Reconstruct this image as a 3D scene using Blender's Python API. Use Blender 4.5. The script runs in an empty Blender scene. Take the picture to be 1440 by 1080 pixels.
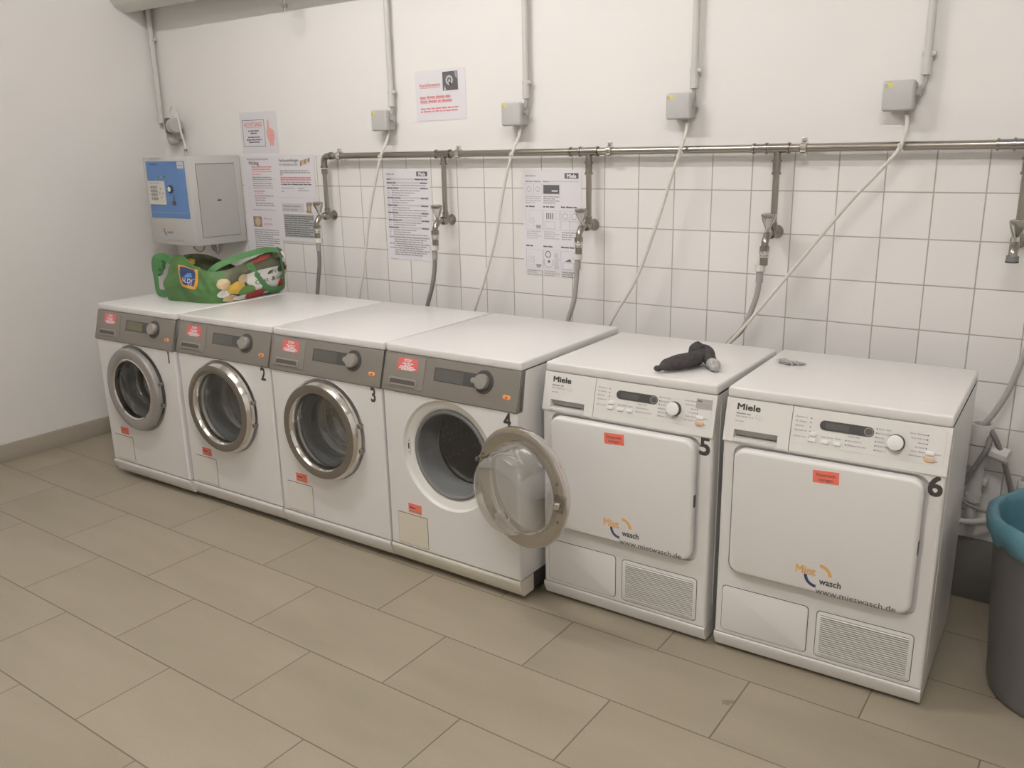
import bpy, bmesh, math, random
from math import sin, cos, pi, radians, sqrt, floor
from mathutils import Matrix, Vector, noise

scene = bpy.context.scene
COL = scene.collection
R = random.Random(7)

# ------------------------------------------------------------------ materials
MATS = {}

def principled(name, col, rough=0.5, metal=0.0, spec=0.5, coat=0.0):
    m = bpy.data.materials.new(name)
    m.use_nodes = True
    b = m.node_tree.nodes['Principled BSDF']
    b.inputs['Base Color'].default_value = (*col, 1)
    b.inputs['Roughness'].default_value = rough
    b.inputs['Metallic'].default_value = metal
    b.inputs['Specular IOR Level'].default_value = spec
    b.inputs['Coat Weight'].default_value = coat
    MATS[name] = m
    return m

def grain(m, scale, amount, bump=0.0, detail=4, stretch=None, bscale=None):
    """soft procedural colour variation (dirt, age) and optional bump"""
    nt = m.node_tree
    b = nt.nodes['Principled BSDF']
    tc = nt.nodes.new('ShaderNodeTexCoord')
    mp = nt.nodes.new('ShaderNodeMapping')
    if stretch:
        mp.inputs['Scale'].default_value = stretch
    nt.links.new(tc.outputs['Object'], mp.inputs['Vector'])
    n = nt.nodes.new('ShaderNodeTexNoise')
    n.inputs['Scale'].default_value = scale
    n.inputs['Detail'].default_value = detail
    nt.links.new(mp.outputs['Vector'], n.inputs['Vector'])
    base = list(b.inputs['Base Color'].default_value)
    mx = nt.nodes.new('ShaderNodeMix')
    mx.data_type = 'RGBA'
    mx.inputs[6].default_value = [c * (1 - amount) for c in base[:3]] + [1]
    mx.inputs[7].default_value = [min(1, c * (1 + amount)) for c in base[:3]] + [1]
    nt.links.new(n.outputs['Fac'], mx.inputs[0])
    nt.links.new(mx.outputs[2], b.inputs['Base Color'])
    if bump:
        bp = nt.nodes.new('ShaderNodeBump')
        bp.inputs['Strength'].default_value = bump
        bp.inputs['Distance'].default_value = 0.002
        n2 = nt.nodes.new('ShaderNodeTexNoise')
        n2.inputs['Scale'].default_value = bscale or scale * 8
        n2.inputs['Detail'].default_value = 3
        nt.links.new(mp.outputs['Vector'], n2.inputs['Vector'])
        nt.links.new(n2.outputs['Fac'], bp.inputs['Height'])
        nt.links.new(bp.outputs['Normal'], b.inputs['Normal'])
    return m

def math_node(nt, op, a, b=None):
    n = nt.nodes.new('ShaderNodeMath')
    n.operation = op
    for i, v in enumerate((a, b)):
        if v is None:
            continue
        if isinstance(v, (int, float)):
            n.inputs[i].default_value = v
        else:
            nt.links.new(v, n.inputs[i])
    return n.outputs[0]

# painted plaster, enamel, plastics, metals
grain(principled('plaster', (0.80, 0.785, 0.765), 0.85, spec=0.2), 1.3, 0.03, 0.25, bscale=60)
grain(principled('plaster_left', (0.79, 0.775, 0.755), 0.85, spec=0.2), 1.0, 0.04, 0.25, bscale=60)
grain(principled('ceiling_paint', (0.78, 0.76, 0.72), 0.9, spec=0.2), 2, 0.02)
grain(principled('enamel', (0.79, 0.775, 0.765), 0.28, coat=0.2), 2.0, 0.015)
grain(principled('dryer_enamel', (0.785, 0.77, 0.755), 0.32, coat=0.15), 2.0, 0.015)
principled('white_plastic', (0.78, 0.765, 0.735), 0.4)
principled('flap_white', (0.77, 0.75, 0.71), 0.35)
principled('flap_yellowed', (0.72, 0.68, 0.57), 0.4)
principled('plinth_yellowed', (0.72, 0.69, 0.60), 0.38)
principled('steel_panel', (0.270, 0.248, 0.222), 0.42, metal=0.25)
principled('steel_trim', (0.32, 0.297, 0.27), 0.4, metal=0.25)
principled('panel_dark', (0.075, 0.073, 0.070), 0.25)
principled('display_grey', (0.115, 0.112, 0.105), 0.2)
principled('display_olive', (0.16, 0.155, 0.10), 0.25)
principled('knob_steel', (0.42, 0.40, 0.37), 0.35, metal=0.6)
principled('knob_white', (0.85, 0.84, 0.81), 0.35)
principled('slot_shadow', (0.10, 0.09, 0.08), 0.6)
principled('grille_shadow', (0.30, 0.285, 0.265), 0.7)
principled('slot_grey', (0.42, 0.41, 0.39), 0.5)
principled('ring_satin', (0.30, 0.275, 0.25), 0.32, metal=0.85)
principled('ring_inner', (0.52, 0.485, 0.44), 0.24, metal=0.95)
principled('handle_chrome', (0.50, 0.485, 0.46), 0.12, metal=1.0)
principled('ring_plastic', (0.36, 0.345, 0.33), 0.38, metal=0.35)
principled('chrome', (0.72, 0.70, 0.67), 0.09, metal=1.0)
principled('chrome_dull', (0.34, 0.318, 0.29), 0.24, metal=1.0)
principled('pipe_steel', (0.40, 0.37, 0.33), 0.28, metal=1.0)
principled('rubber_grey', (0.20, 0.203, 0.205), 0.5)
principled('drum_ring', (0.75, 0.74, 0.72), 0.15, metal=1.0)
principled('rubber_black', (0.05, 0.05, 0.05), 0.6)
principled('joint_dark', (0.06, 0.055, 0.05), 0.7)
principled('ink_black', (0.10, 0.09, 0.09), 0.6)
principled('ink_grey', (0.37, 0.355, 0.37), 0.7)
principled('ink_light', (0.52, 0.505, 0.52), 0.7)
principled('ink_pale', (0.60, 0.585, 0.605), 0.7)
principled('ink_red', (0.68, 0.26, 0.27), 0.7)
principled('ink_pink', (0.78, 0.40, 0.37), 0.7)
principled('ink_brown', (0.34, 0.26, 0.20), 0.7)
principled('ink_tan', (0.62, 0.47, 0.33), 0.7)
principled('ink_dark', (0.13, 0.125, 0.135), 0.6)
principled('ink_green_grey', (0.42, 0.43, 0.415), 0.7)
principled('ink_white', (0.82, 0.82, 0.84), 0.6)
principled('orange_print', (0.82, 0.46, 0.16), 0.5)
principled('blue_print', (0.06, 0.07, 0.17), 0.5)
principled('text_grey', (0.10, 0.095, 0.10), 0.5)
principled('number_black', (0.062, 0.057, 0.053), 0.5)
principled('paper', (0.74, 0.72, 0.755), 0.6)
principled('paper_cool', (0.70, 0.685, 0.715), 0.6)
principled('sticker_red', (0.72, 0.15, 0.14), 0.5)
principled('sticker_orange', (0.93, 0.21, 0.15), 0.5)
principled('sticker_silver', (0.50, 0.48, 0.46), 0.4)
principled('sticker_grey', (0.43, 0.41, 0.40), 0.4)
principled('button_orange', (0.80, 0.36, 0.10), 0.4)
principled('button_pale_orange', (0.74, 0.47, 0.30), 0.4)
principled('stain_yellow', (0.36, 0.31, 0.15), 0.5)
grain(principled('box_grey', (0.55, 0.545, 0.525), 0.45), 3, 0.03)
principled('box_panel', (0.475, 0.468, 0.452), 0.45)
grain(principled('panel_blue', (0.125, 0.25, 0.53), 0.45), 3, 0.05)
principled('keypad_cream', (0.66, 0.65, 0.58), 0.5)
principled('conduit_grey', (0.60, 0.585, 0.555), 0.5)
principled('junction_grey', (0.50, 0.495, 0.485), 0.5)
principled('junction_side', (0.46, 0.45, 0.43), 0.5)
principled('yellow_label', (0.72, 0.62, 0.15), 0.5)
principled('cable_white', (0.66, 0.63, 0.58), 0.45)
principled('cable_grey', (0.42, 0.40, 0.38), 0.5)
principled('hose_grey', (0.20, 0.19, 0.18), 0.45)
principled('hose_pale', (0.36, 0.335, 0.32), 0.45)
principled('nut_white', (0.66, 0.63, 0.58), 0.5)
grain(principled('duct_paint', (0.66, 0.65, 0.61), 0.6), 4, 0.03)
principled('socket_dark', (0.15, 0.15, 0.13), 0.5)
principled('socket_grey', (0.46, 0.45, 0.42), 0.5)
grain(principled('baseboard_tile', (0.42, 0.38, 0.31), 0.5), 5, 0.06)
grain(principled('dark_skirting', (0.19, 0.185, 0.175), 0.6), 5, 0.06)
grain(principled('bin_grey', (0.155, 0.15, 0.15), 0.5), 12, 0.08)
grain(principled('liner_teal', (0.095, 0.235, 0.295), 0.42), 18, 0.18, 0.5, bscale=40)
grain(principled('bag_green', (0.080, 0.185, 0.055), 0.55), 14, 0.14, 0.4, bscale=45)
grain(principled('bag_strap', (0.07, 0.21, 0.07), 0.6), 20, 0.15, 0.3, bscale=80)
grain(principled('bag_side', (0.12, 0.125, 0.075), 0.55), 22, 0.45, 0.3, bscale=45)
principled('bag_white', (0.72, 0.71, 0.67), 0.5)
principled('bag_blue', (0.035, 0.065, 0.17), 0.5)
principled('bag_orange', (0.72, 0.33, 0.05), 0.5)
principled('fruit_lemon', (0.62, 0.40, 0.07), 0.5)
principled('fruit_mushroom', (0.56, 0.43, 0.25), 0.5)
principled('fruit_orange', (0.66, 0.33, 0.10), 0.5)
principled('fruit_red', (0.42, 0.05, 0.05), 0.5)
principled('fruit_green', (0.13, 0.26, 0.07), 0.5)
grain(principled('sock_black', (0.075, 0.071, 0.070), 0.95, spec=0.1), 60, 0.5, 0.6, bscale=260)
grain(principled('sock_grey', (0.42, 0.41, 0.40), 0.9), 70, 0.5, 0.5, bscale=200)
grain(principled('lint_grey', (0.40, 0.39, 0.38), 0.95), 90, 0.5)
grain(principled('gum_stain', (0.27, 0.23, 0.18), 0.8), 60, 0.4)
principled('white_pvc', (0.62, 0.61, 0.585), 0.4)

def thin_glass(name, tint, refl=0.08):
    m = bpy.data.materials.new(name)
    m.use_nodes = True
    nt = m.node_tree
    nt.nodes.clear()
    out = nt.nodes.new('ShaderNodeOutputMaterial')
    mix = nt.nodes.new('ShaderNodeMixShader')
    tr = nt.nodes.new('ShaderNodeBsdfTransparent')
    gl = nt.nodes.new('ShaderNodeBsdfGlossy')
    lw = nt.nodes.new('ShaderNodeLayerWeight')
    lw.inputs['Blend'].default_value = 0.5
    fr = nt.nodes.new('ShaderNodeMath'); fr.operation = 'POWER'
    fr.inputs[1].default_value = 2.2
    nt.links.new(lw.outputs['Facing'], fr.inputs[0])
    sc_ = nt.nodes.new('ShaderNodeMath'); sc_.operation = 'MULTIPLY_ADD'
    sc_.inputs[1].default_value = 0.85
    sc_.inputs[2].default_value = refl
    nt.links.new(fr.outputs[0], sc_.inputs[0])
    tr.inputs['Color'].default_value = (*tint, 1)
    gl.inputs['Roughness'].default_value = 0.03
    gl.inputs['Color'].default_value = (0.95, 0.95, 0.95, 1)
    nt.links.new(sc_.outputs[0], mix.inputs[0])
    nt.links.new(tr.outputs[0], mix.inputs[1])
    nt.links.new(gl.outputs[0], mix.inputs[2])
    nt.links.new(mix.outputs[0], out.inputs[0])
    MATS[name] = m
thin_glass('door_glass', (0.86, 0.865, 0.86), 0.17)

# drum steel with pressed dimples
def drum_mat():
    m = principled('drum_steel', (0.6, 0.58, 0.56), 0.45, metal=0.2)
    nt = m.node_tree
    b = nt.nodes['Principled BSDF']
    tc = nt.nodes.new('ShaderNodeTexCoord')
    vo = nt.nodes.new('ShaderNodeTexVoronoi')
    vo.inputs['Scale'].default_value = 36
    vo.inputs['Randomness'].default_value = 0.35
    nt.links.new(tc.outputs['Object'], vo.inputs['Vector'])
    rp = nt.nodes.new('ShaderNodeValToRGB')
    rp.color_ramp.elements[0].position = 0.16
    rp.color_ramp.elements[0].color = (0.86, 0.84, 0.82, 1)
    rp.color_ramp.elements[1].position = 0.30
    rp.color_ramp.elements[1].color = (0.66, 0.64, 0.62, 1)
    nt.links.new(vo.outputs['Distance'], rp.inputs[0])
    nt.links.new(rp.outputs[0], b.inputs['Base Color'])
drum_mat()

# square white wall tiles, 15 cm
def tile_mat():
    m = principled('wall_tiles', (0.72, 0.69, 0.66), 0.22)
    nt = m.node_tree
    b = nt.nodes['Principled BSDF']
    tc = nt.nodes.new('ShaderNodeTexCoord')
    sp = nt.nodes.new('ShaderNodeSeparateXYZ')
    nt.links.new(tc.outputs['Object'], sp.inputs[0])
    T = 0.15
    u = math_node(nt, 'DIVIDE', math_node(nt, 'ADD', sp.outputs['X'], 30.0), T)
    v = math_node(nt, 'DIVIDE', math_node(nt, 'ADD', sp.outputs['Z'], 200 * 0.1496 - 1.3665), 0.1496)
    fu, fv = math_node(nt, 'FRACT', u), math_node(nt, 'FRACT', v)
    def edge(f):
        return math_node(nt, 'MINIMUM', f, math_node(nt, 'SUBTRACT', 1.0, f))
    d = math_node(nt, 'MINIMUM', edge(fu), edge(fv))
    g = nt.nodes.new('ShaderNodeMapRange')
    g.inputs['From Min'].default_value = 0.010
    g.inputs['From Max'].default_value = 0.018
    nt.links.new(d, g.inputs['Value'])
    cb = nt.nodes.new('ShaderNodeCombineXYZ')
    nt.links.new(math_node(nt, 'FLOOR', u), cb.inputs[0])
    nt.links.new(math_node(nt, 'FLOOR', v), cb.inputs[1])
    wn = nt.nodes.new('ShaderNodeTexWhiteNoise')
    nt.links.new(cb.outputs[0], wn.inputs['Vector'])
    mx = nt.nodes.new('ShaderNodeMix'); mx.data_type = 'RGBA'
    mx.inputs[6].default_value = (0.765, 0.745, 0.725, 1)
    mx.inputs[7].default_value = (0.80, 0.78, 0.76, 1)
    nt.links.new(wn.outputs['Value'], mx.inputs[0])
    m2 = nt.nodes.new('ShaderNodeMix'); m2.data_type = 'RGBA'
    m2.inputs[6].default_value = (0.43, 0.39, 0.35, 1)
    nt.links.new(g.outputs[0], m2.inputs[0])
    nt.links.new(mx.outputs[2], m2.inputs[7])
    nt.links.new(m2.outputs[2], b.inputs['Base Color'])
    rr = nt.nodes.new('ShaderNodeMapRange')
    rr.inputs['To Min'].default_value = 0.8
    rr.inputs['To Max'].default_value = 0.25
    nt.links.new(g.outputs[0], rr.inputs['Value'])
    nt.links.new(rr.outputs[0], b.inputs['Roughness'])
    bp = nt.nodes.new('ShaderNodeBump')
    bp.inputs['Strength'].default_value = 0.4
    bp.inputs['Distance'].default_value = 0.002
    nt.links.new(g.outputs[0], bp.inputs['Height'])
    nt.links.new(bp.outputs['Normal'], b.inputs['Normal'])
tile_mat()

# beige floor tiles 60 x 30 cm in half bond
def floor_mat():
    m = principled('floor_tiles', (0.42, 0.37, 0.29), 0.42)
    nt = m.node_tree
    b = nt.nodes['Principled BSDF']
    tc = nt.nodes.new('ShaderNodeTexCoord')
    sp = nt.nodes.new('ShaderNodeSeparateXYZ')
    nt.links.new(tc.outputs['Object'], sp.inputs[0])
    L, D, yC = 0.6061, 0.3036, -1.1878
    v = math_node(nt, 'DIVIDE', math_node(nt, 'SUBTRACT', sp.outputs['Y'], yC - 40 * D), D)
    row = math_node(nt, 'FLOOR', v)
    par = math_node(nt, 'MODULO', row, 2.0)              # 1 for odd rows
    off = math_node(nt, 'MULTIPLY', math_node(nt, 'SUBTRACT', 1.0, par), 0.4935)
    u = math_node(nt, 'SUBTRACT', math_node(nt, 'DIVIDE', math_node(nt, 'ADD', sp.outputs['X'], 0.0676 + 40 * L), L), off)
    fu, fv = math_node(nt, 'FRACT', u), math_node(nt, 'FRACT', v)
    def edge(f, s):
        return math_node(nt, 'MULTIPLY', math_node(nt, 'MINIMUM', f, math_node(nt, 'SUBTRACT', 1.0, f)), s)
    d = math_node(nt, 'MINIMUM', edge(fu, L), edge(fv, D))
    g = nt.nodes.new('ShaderNodeMapRange')
    g.inputs['From Min'].default_value = 0.0013
    g.inputs['From Max'].default_value = 0.0026
    nt.links.new(d, g.inputs['Value'])
    cb = nt.nodes.new('ShaderNodeCombineXYZ')
    nt.links.new(math_node(nt, 'FLOOR', u), cb.inputs[0])
    nt.links.new(row, cb.inputs[1])
    wn = nt.nodes.new('ShaderNodeTexWhiteNoise')
    nt.links.new(cb.outputs[0], wn.inputs['Vector'])
    # cloudy veining, different in every tile
    ad = nt.nodes.new('ShaderNodeVectorMath'); ad.operation = 'MULTIPLY_ADD'
    ad.inputs[1].default_value = (3, 3, 3)
    nt.links.new(wn.outputs['Color'], ad.inputs[0])
    nt.links.new(tc.outputs['Object'], ad.inputs[2])
    mp = nt.nodes.new('ShaderNodeMapping')
    mp.inputs['Rotation'].default_value = (0, 0, 0.7)
    mp.inputs['Scale'].default_value = (1.0, 4.5, 1)
    nt.links.new(ad.outputs[0], mp.inputs['Vector'])
    n1 = nt.nodes.new('ShaderNodeTexNoise')
    n1.inputs['Scale'].default_value = 1.6
    n1.inputs['Detail'].default_value = 5
    nt.links.new(mp.outputs[0], n1.inputs['Vector'])
    n2 = nt.nodes.new('ShaderNodeTexNoise')
    n2.inputs['Scale'].default_value = 140
    n2.inputs['Detail'].default_value = 2
    nt.links.new(tc.outputs['Object'], n2.inputs['Vector'])
    f = math_node(nt, 'ADD', math_node(nt, 'MULTIPLY', n1.outputs['Fac'], 0.75), math_node(nt, 'MULTIPLY', n2.outputs['Fac'], 0.25))
    f = math_node(nt, 'ADD', f, math_node(nt, 'MULTIPLY', math_node(nt, 'SUBTRACT', wn.outputs['Value'], 0.5), 0.14))
    cr = nt.nodes.new('ShaderNodeMapRange')
    cr.inputs['From Min'].default_value = 0.30
    cr.inputs['From Max'].default_value = 0.70
    nt.links.new(f, cr.inputs['Value'])
    mx = nt.nodes.new('ShaderNodeMix'); mx.data_type = 'RGBA'
    mx.inputs[6].default_value = (0.318, 0.277, 0.207, 1)
    mx.inputs[7].default_value = (0.384, 0.336, 0.257, 1)
    nt.links.new(cr.outputs[0], mx.inputs[0])
    m2 = nt.nodes.new('ShaderNodeMix'); m2.data_type = 'RGBA'
    m2.inputs[6].default_value = (0.17, 0.14, 0.10, 1)
    nt.links.new(g.outputs[0], m2.inputs[0])
    nt.links.new(mx.outputs[2], m2.inputs[7])
    nt.links.new(m2.outputs[2], b.inputs['Base Color'])
    bp = nt.nodes.new('ShaderNodeBump')
    bp.inputs['Strength'].default_value = 0.5
    bp.inputs['Distance'].default_value = 0.002
    nt.links.new(g.outputs[0], bp.inputs['Height'])
    nt.links.new(bp.outputs['Normal'], b.inputs['Normal'])
floor_mat()

# ------------------------------------------------------------------ mesh builder
FRONT = Matrix(((1, 0, 0, 0), (0, 0, -1, 0), (0, 1, 0, 0), (0, 0, 0, 1)))   # x right, y up, z towards the room

def T(x, y, z):
    return Matrix.Translation((x, y, z))

def catmull(pts, n=8):
    P = [Vector(p) for p in pts]
    out = []
    for i in range(len(P) - 1):
        p0, p1, p2, p3 = P[max(i - 1, 0)], P[i], P[i + 1], P[min(i + 2, len(P) - 1)]
        for k in range(n):
            t = k / n
            out.append(0.5 * ((2 * p1) + (-p0 + p2) * t + (2 * p0 - 5 * p1 + 4 * p2 - p3) * t * t + (-p0 + 3 * p1 - 3 * p2 + p3) * t ** 3))
    out.append(P[-1])
    return out

def rrect(x0, y0, x1, y1, r, n=5):
    pts = []
    for cx, cy, a0 in ((x1 - r, y1 - r, 0), (x0 + r, y1 - r, 90), (x0 + r, y0 + r, 180), (x1 - r, y0 + r, 270)):
        for k in range(n + 1):
            a = radians(a0 + 90 * k / n)
            pts.append((cx + r * cos(a), cy + r * sin(a)))
    return pts

class MB:
    def __init__(self):
        self.v, self.f, self.m, self.mats = [], [], [], []

    def mi(self, mat):
        if mat not in self.mats:
            self.mats.append(mat)
        return self.mats.index(mat)

    def add(self, verts, faces, mat, M=None):
        o = len(self.v)
        self.v += [tuple(M @ Vector(v)) if M is not None else tuple(v) for v in verts]
        k = self.mi(mat)
        for f in faces:
            self.f.append([i + o for i in f])
            self.m.append(k)
        return self

    def box(self, x0, x1, y0, y1, z0, z1, mat, bev=0.0, seg=2, M=None):
        bm = bmesh.new()
        bmesh.ops.create_cube(bm, size=1)
        for v in bm.verts:
            v.co = ((x0 + x1) / 2 + v.co.x * (x1 - x0), (y0 + y1) / 2 + v.co.y * (y1 - y0), (z0 + z1) / 2 + v.co.z * (z1 - z0))
        if bev:
            bmesh.ops.bevel(bm, geom=bm.edges[:], offset=bev, segments=seg, affect='EDGES', profile=0.5)
        bm.verts.index_update()
        self.add([v.co.copy() for v in bm.verts], [[v.index for v in f.verts] for f in bm.faces], mat, M)
        bm.free()
        return self

    def prism(self, poly, h0, h1, mat, M=None, bev=0.0, seg=2, holes=None):
        """polygon in local xy, extruded along local z"""
        n = len(poly)
        a = sum(poly[i][0] * poly[(i + 1) % n][1] - poly[(i + 1) % n][0] * poly[i][1] for i in range(n))
        if a < 0:
            poly = poly[::-1]
        if bev:
            bm = bmesh.new()
            lo = [bm.verts.new((x, y, h0)) for x, y in poly]
            hi = [bm.verts.new((x, y, h1)) for x, y in poly]
            bm.faces.new(lo[::-1])
            top = bm.faces.new(hi)
            for i in range(n):
                bm.faces.new((lo[i], lo[(i + 1) % n], hi[(i + 1) % n], hi[i]))
            bmesh.ops.bevel(bm, geom=list(top.edges), offset=bev, segments=seg, affect='EDGES', profile=0.5)
            bm.verts.index_update()
            self.add([v.co.copy() for v in bm.verts], [[v.index for v in f.verts] for f in bm.faces], mat, M)
            bm.free()
            return self
        V = [(x, y, h0) for x, y in poly] + [(x, y, h1) for x, y in poly]
        F = [list(range(n))[::-1], list(range(n, 2 * n))]
        F += [[i, (i + 1) % n, (i + 1) % n + n, i + n] for i in range(n)]
        return self.add(V, F, mat, M)

    def strip_x(self, prof, x0, x1, mat, bev=0.0):
        """profile of (y, z) points swept along x"""
        Mx = Matrix(((0, 0, 1, 0), (1, 0, 0, 0), (0, 1, 0, 0), (0, 0, 0, 1)))
        return self.prism(prof, x0, x1, mat, Mx)

    def lathe(self, prof, M, mat, n=64, cap0=False, cap1=False):
        """profile of (radius, height) around local z"""
        V, F = [], []
        k = len(prof)
        for i in range(n):
            a = 2 * pi * i / n
            for r, h in prof:
                V.append((r * cos(a), r * sin(a), h))
        for i in range(n):
            j = (i + 1) % n
            for q in range(k - 1):
                F.append([i * k + q, j * k + q, j * k + q + 1, i * k + q + 1])
        if cap0:
            F.append([i * k for i in range(n)][::-1])
        if cap1:
            F.append([i * k + k - 1 for i in range(n)])
        return self.add(V, F, mat, M)

    def tube(self, pts, r, mat, n=10, smooth=8, caps=True, M=None, flat=1.0, up=(0, 0, 1)):
        P = catmull(pts, smooth) if smooth else [Vector(p) for p in pts]
        N = len(P)
        if isinstance(r, (list, tuple)):
            rr = []
            for i in range(N):
                t = i / (N - 1) * (len(r) - 1)
                a = min(int(t), len(r) - 2)
                w = t - a
                w = w * w * (3 - 2 * w)
                rr.append(r[a] * (1 - w) + r[a + 1] * w)
        else:
            rr = [r] * N
        V, F = [], []
        prev = None
        for i, p in enumerate(P):
            d = (P[min(i + 1, N - 1)] - P[max(i - 1, 0)]).normalized()
            if prev is None:
                u = Vector(up)
                if abs(d.dot(u)) > 0.95:
                    u = Vector((1, 0, 0)) if abs(d.x) < 0.9 else Vector((0, 1, 0))
            else:
                u = prev
            e1 = (u - d * u.dot(d)).normalized()
            prev = e1
            e2 = d.cross(e1)
            for k in range(n):
                a = 2 * pi * k / n
                V.append(p + (e1 * cos(a) * flat + e2 * sin(a)) * rr[i])
        for i in range(N - 1):
            for k in range(n):
                F.append([i * n + k, i * n + (k + 1) % n, (i + 1) * n + (k + 1) % n, (i + 1) * n + k])
        if caps:
            F.append(list(range(n))[::-1])
            F.append([(N - 1) * n + k for k in range(n)])
        return self.add(V, F, mat, M)

    def cyl(self, p0, p1, r, mat, r1=None, n=24, M=None):
        return self.tube([p0, p1], [r, r if r1 is None else r1], mat, n=n, smooth=0, M=M)

    def ball(self, c, r, mat, sx=1, sy=1, sz=1, n=14, M=None, rough=0.0, seed=0):
        V, F = [], []
        for i in range(n + 1):
            t = pi * i / n
            for j in range(2 * n):
                a = pi * j / n
                d = Vector((sin(t) * cos(a), sin(t) * sin(a), cos(t)))
                q = 1 + rough * noise.noise(d * 2.2 + Vector((seed, 0, 0)))
                V.append((c[0] + r * sx * d.x * q, c[1] + r * sy * d.y * q, c[2] + r * sz * d.z * q))
        for i in range(n):
            for j in range(2 * n):
                k = (j + 1) % (2 * n)
                F.append([i * 2 * n + j, (i + 1) * 2 * n + j, (i + 1) * 2 * n + k, i * 2 * n + k])
        return self.add(V, F, mat, M)

    def slab(self, x0, y0, x1, y1, r, h0, h1, mat, M=None, bev=0.01, seg=5, n=8):
        """rounded rectangle plate with a softly rounded front edge"""
        rings = [(0.0, h0)] + [(bev * (1 - cos(pi / 2 * k / seg)), h1 - bev + bev * sin(pi / 2 * k / seg)) for k in range(seg + 1)]
        V, F = [], []
        for e, h in rings:
            V += [(x, y, h) for x, y in rrect(x0 + e, y0 + e, x1 - e, y1 - e, max(r - e, 0.001), n)]
        k = len(V) // len(rings)
        for q in range(len(rings) - 1):
            F += [[q * k + i, q * k + (i + 1) % k, (q + 1) * k + (i + 1) % k, (q + 1) * k + i] for i in range(k)]
        F.append([(len(rings) - 1) * k + i for i in range(k)])
        F.append(list(range(k))[::-1])
        return self.add(V, F, mat, M)

    def flat(self, poly, h, mat, M=None, t=0.0003):
        return self.prism(poly, h, h + t, mat, M)

    def rect(self, x0, y0, x1, y1, h, mat, M=None, t=0.0003):
        return self.flat([(x0, y0), (x1, y0), (x1, y1), (x0, y1)], h, mat, M, t)

    def text(self, s, size, x, y, h, mat, M=None, t=0.0003, align='LEFT', bold=0.0, sx=1.0, fn=None):
        c = bpy.data.curves.new('tmp_text', 'FONT')
        c.body = s
        c.size = size
        c.align_x = align
        c.resolution_u = 3
        o = bpy.data.objects.new('tmp_text', c)
        COL.objects.link(o)
        dg = bpy.context.evaluated_depsgraph_get()
        dg.update()
        me = bpy.data.meshes.new_from_object(o.evaluated_get(dg))
        V = [v.co.copy() for v in me.vertices]
        F = [list(p.vertices) for p in me.polygons]
        bpy.data.objects.remove(o)
        bpy.data.curves.remove(c)
        bpy.data.meshes.remove(me)
        if bold:                            # thicken the strokes by laying shifted copies over each other
            n0 = len(V)
            V = [v + Vector((dx, dy, dz)) for dx, dy, dz in ((-bold, -bold, 0.0), (bold, -bold, 0.00007), (bold, bold, 0.00014), (-bold, bold, 0.00021)) for v in V]
            F = [[i + q * n0 for i in f] for q in range(4) for f in F]
        if fn:
            V = [fn(x + v.x * sx, y + v.y) for v in V]
        else:
            V = [(x + v.x * sx, y + v.y, h + t + v.z) for v in V]
        return self.add(V, F, mat, M)

    def ring(self, cx, cy, r0, r1, a0, a1, h, mat, M=None, n=24, t=0.0003):
        pts = [(cx + r1 * cos(radians(a0 + (a1 - a0) * k / n)), cy + r1 * sin(radians(a0 + (a1 - a0) * k / n))) for k in range(n + 1)]
        inn = [(cx + r0 * cos(radians(a0 + (a1 - a0) * k / n)), cy + r0 * sin(radians(a0 + (a1 - a0) * k / n))) for k in range(n + 1)]
        V = [(x, y, h + t) for x, y in pts] + [(x, y, h + t) for x, y in inn]
        F = [[k, k + 1, n + 1 + k + 1, n + 1 + k] for k in range(n)]
        F = [f[::-1] if a1 < a0 else f for f in F]
        return self.add(V, [f[::-1] for f in F], mat, M)

    def disc(self, cx, cy, r, h, mat, M=None, n=28, t=0.0003):
        return self.flat([(cx + r * cos(2 * pi * k / n), cy + r * sin(2 * pi * k / n)) for k in range(n)], h, mat, M, t)

    def words(self, x0, y, x1, size, h, mat, M=None, seed=0, under=False):
        """a line of small print, word by word"""
        rr = random.Random(seed)
        x = x0
        while x < x1 - size * 0.6:
            w = min(size * rr.uniform(1.2, 5.0), x1 - x)
            self.rect(x, y, x + w, y + size * 0.62, h, mat, M)
            if w > size * 1.6:
                self.rect(x + w * 0.1, y + size * 0.5, x + w * 0.2, y + size * 0.9, h, mat, M)
            x += w + size * 0.45
        if under:
            self.rect(x0, y - size * 0.30, x1, y - size * 0.16, h, mat, M)
        return self

    def plate_hole(self, x0, x1, z0, z1, hole, h, mat, M=None):
        """flat plate with a star-shaped hole (hole: list of points, counter-clockwise)"""
        cx = sum(p[0] for p in hole) / len(hole)
        cy = sum(p[1] for p in hole) / len(hole)
        hp = [(math.atan2(y - cy, x - cx), x, y) for x, y in hole]
        for X, Y in ((x0, z0), (x1, z0), (x1, z1), (x0, z1)):
            a = math.atan2(Y - cy, X - cx)
            q = sorted(hp)
            i = 0
            while i < len(q) and q[i][0] < a:
                i += 1
            A, B = q[i - 1], q[i % len(q)]
            den = (B[1] - A[1]) * sin(a) - (B[2] - A[2]) * cos(a)
            s = ((A[1] - cx) * sin(a) - (A[2] - cy) * cos(a)) / -den if abs(den) > 1e-9 else 0.5
            hp.append((a, A[1] + (B[1] - A[1]) * s, A[2] + (B[2] - A[2]) * s))
        hp.sort()
        V, F = [], []
        for a, x, y in hp:
            ca, sa = cos(a), sin(a)
            ts = []
            if ca > 1e-9: ts.append((x1 - cx) / ca)
            if ca < -1e-9: ts.append((x0 - cx) / ca)
            if sa > 1e-9: ts.append((z1 - cy) / sa)
            if sa < -1e-9: ts.append((z0 - cy) / sa)
            t = min(ts)
            V += [(x, y, h), (cx + ca * t, cy + sa * t, h)]
        n = len(hp)
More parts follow.
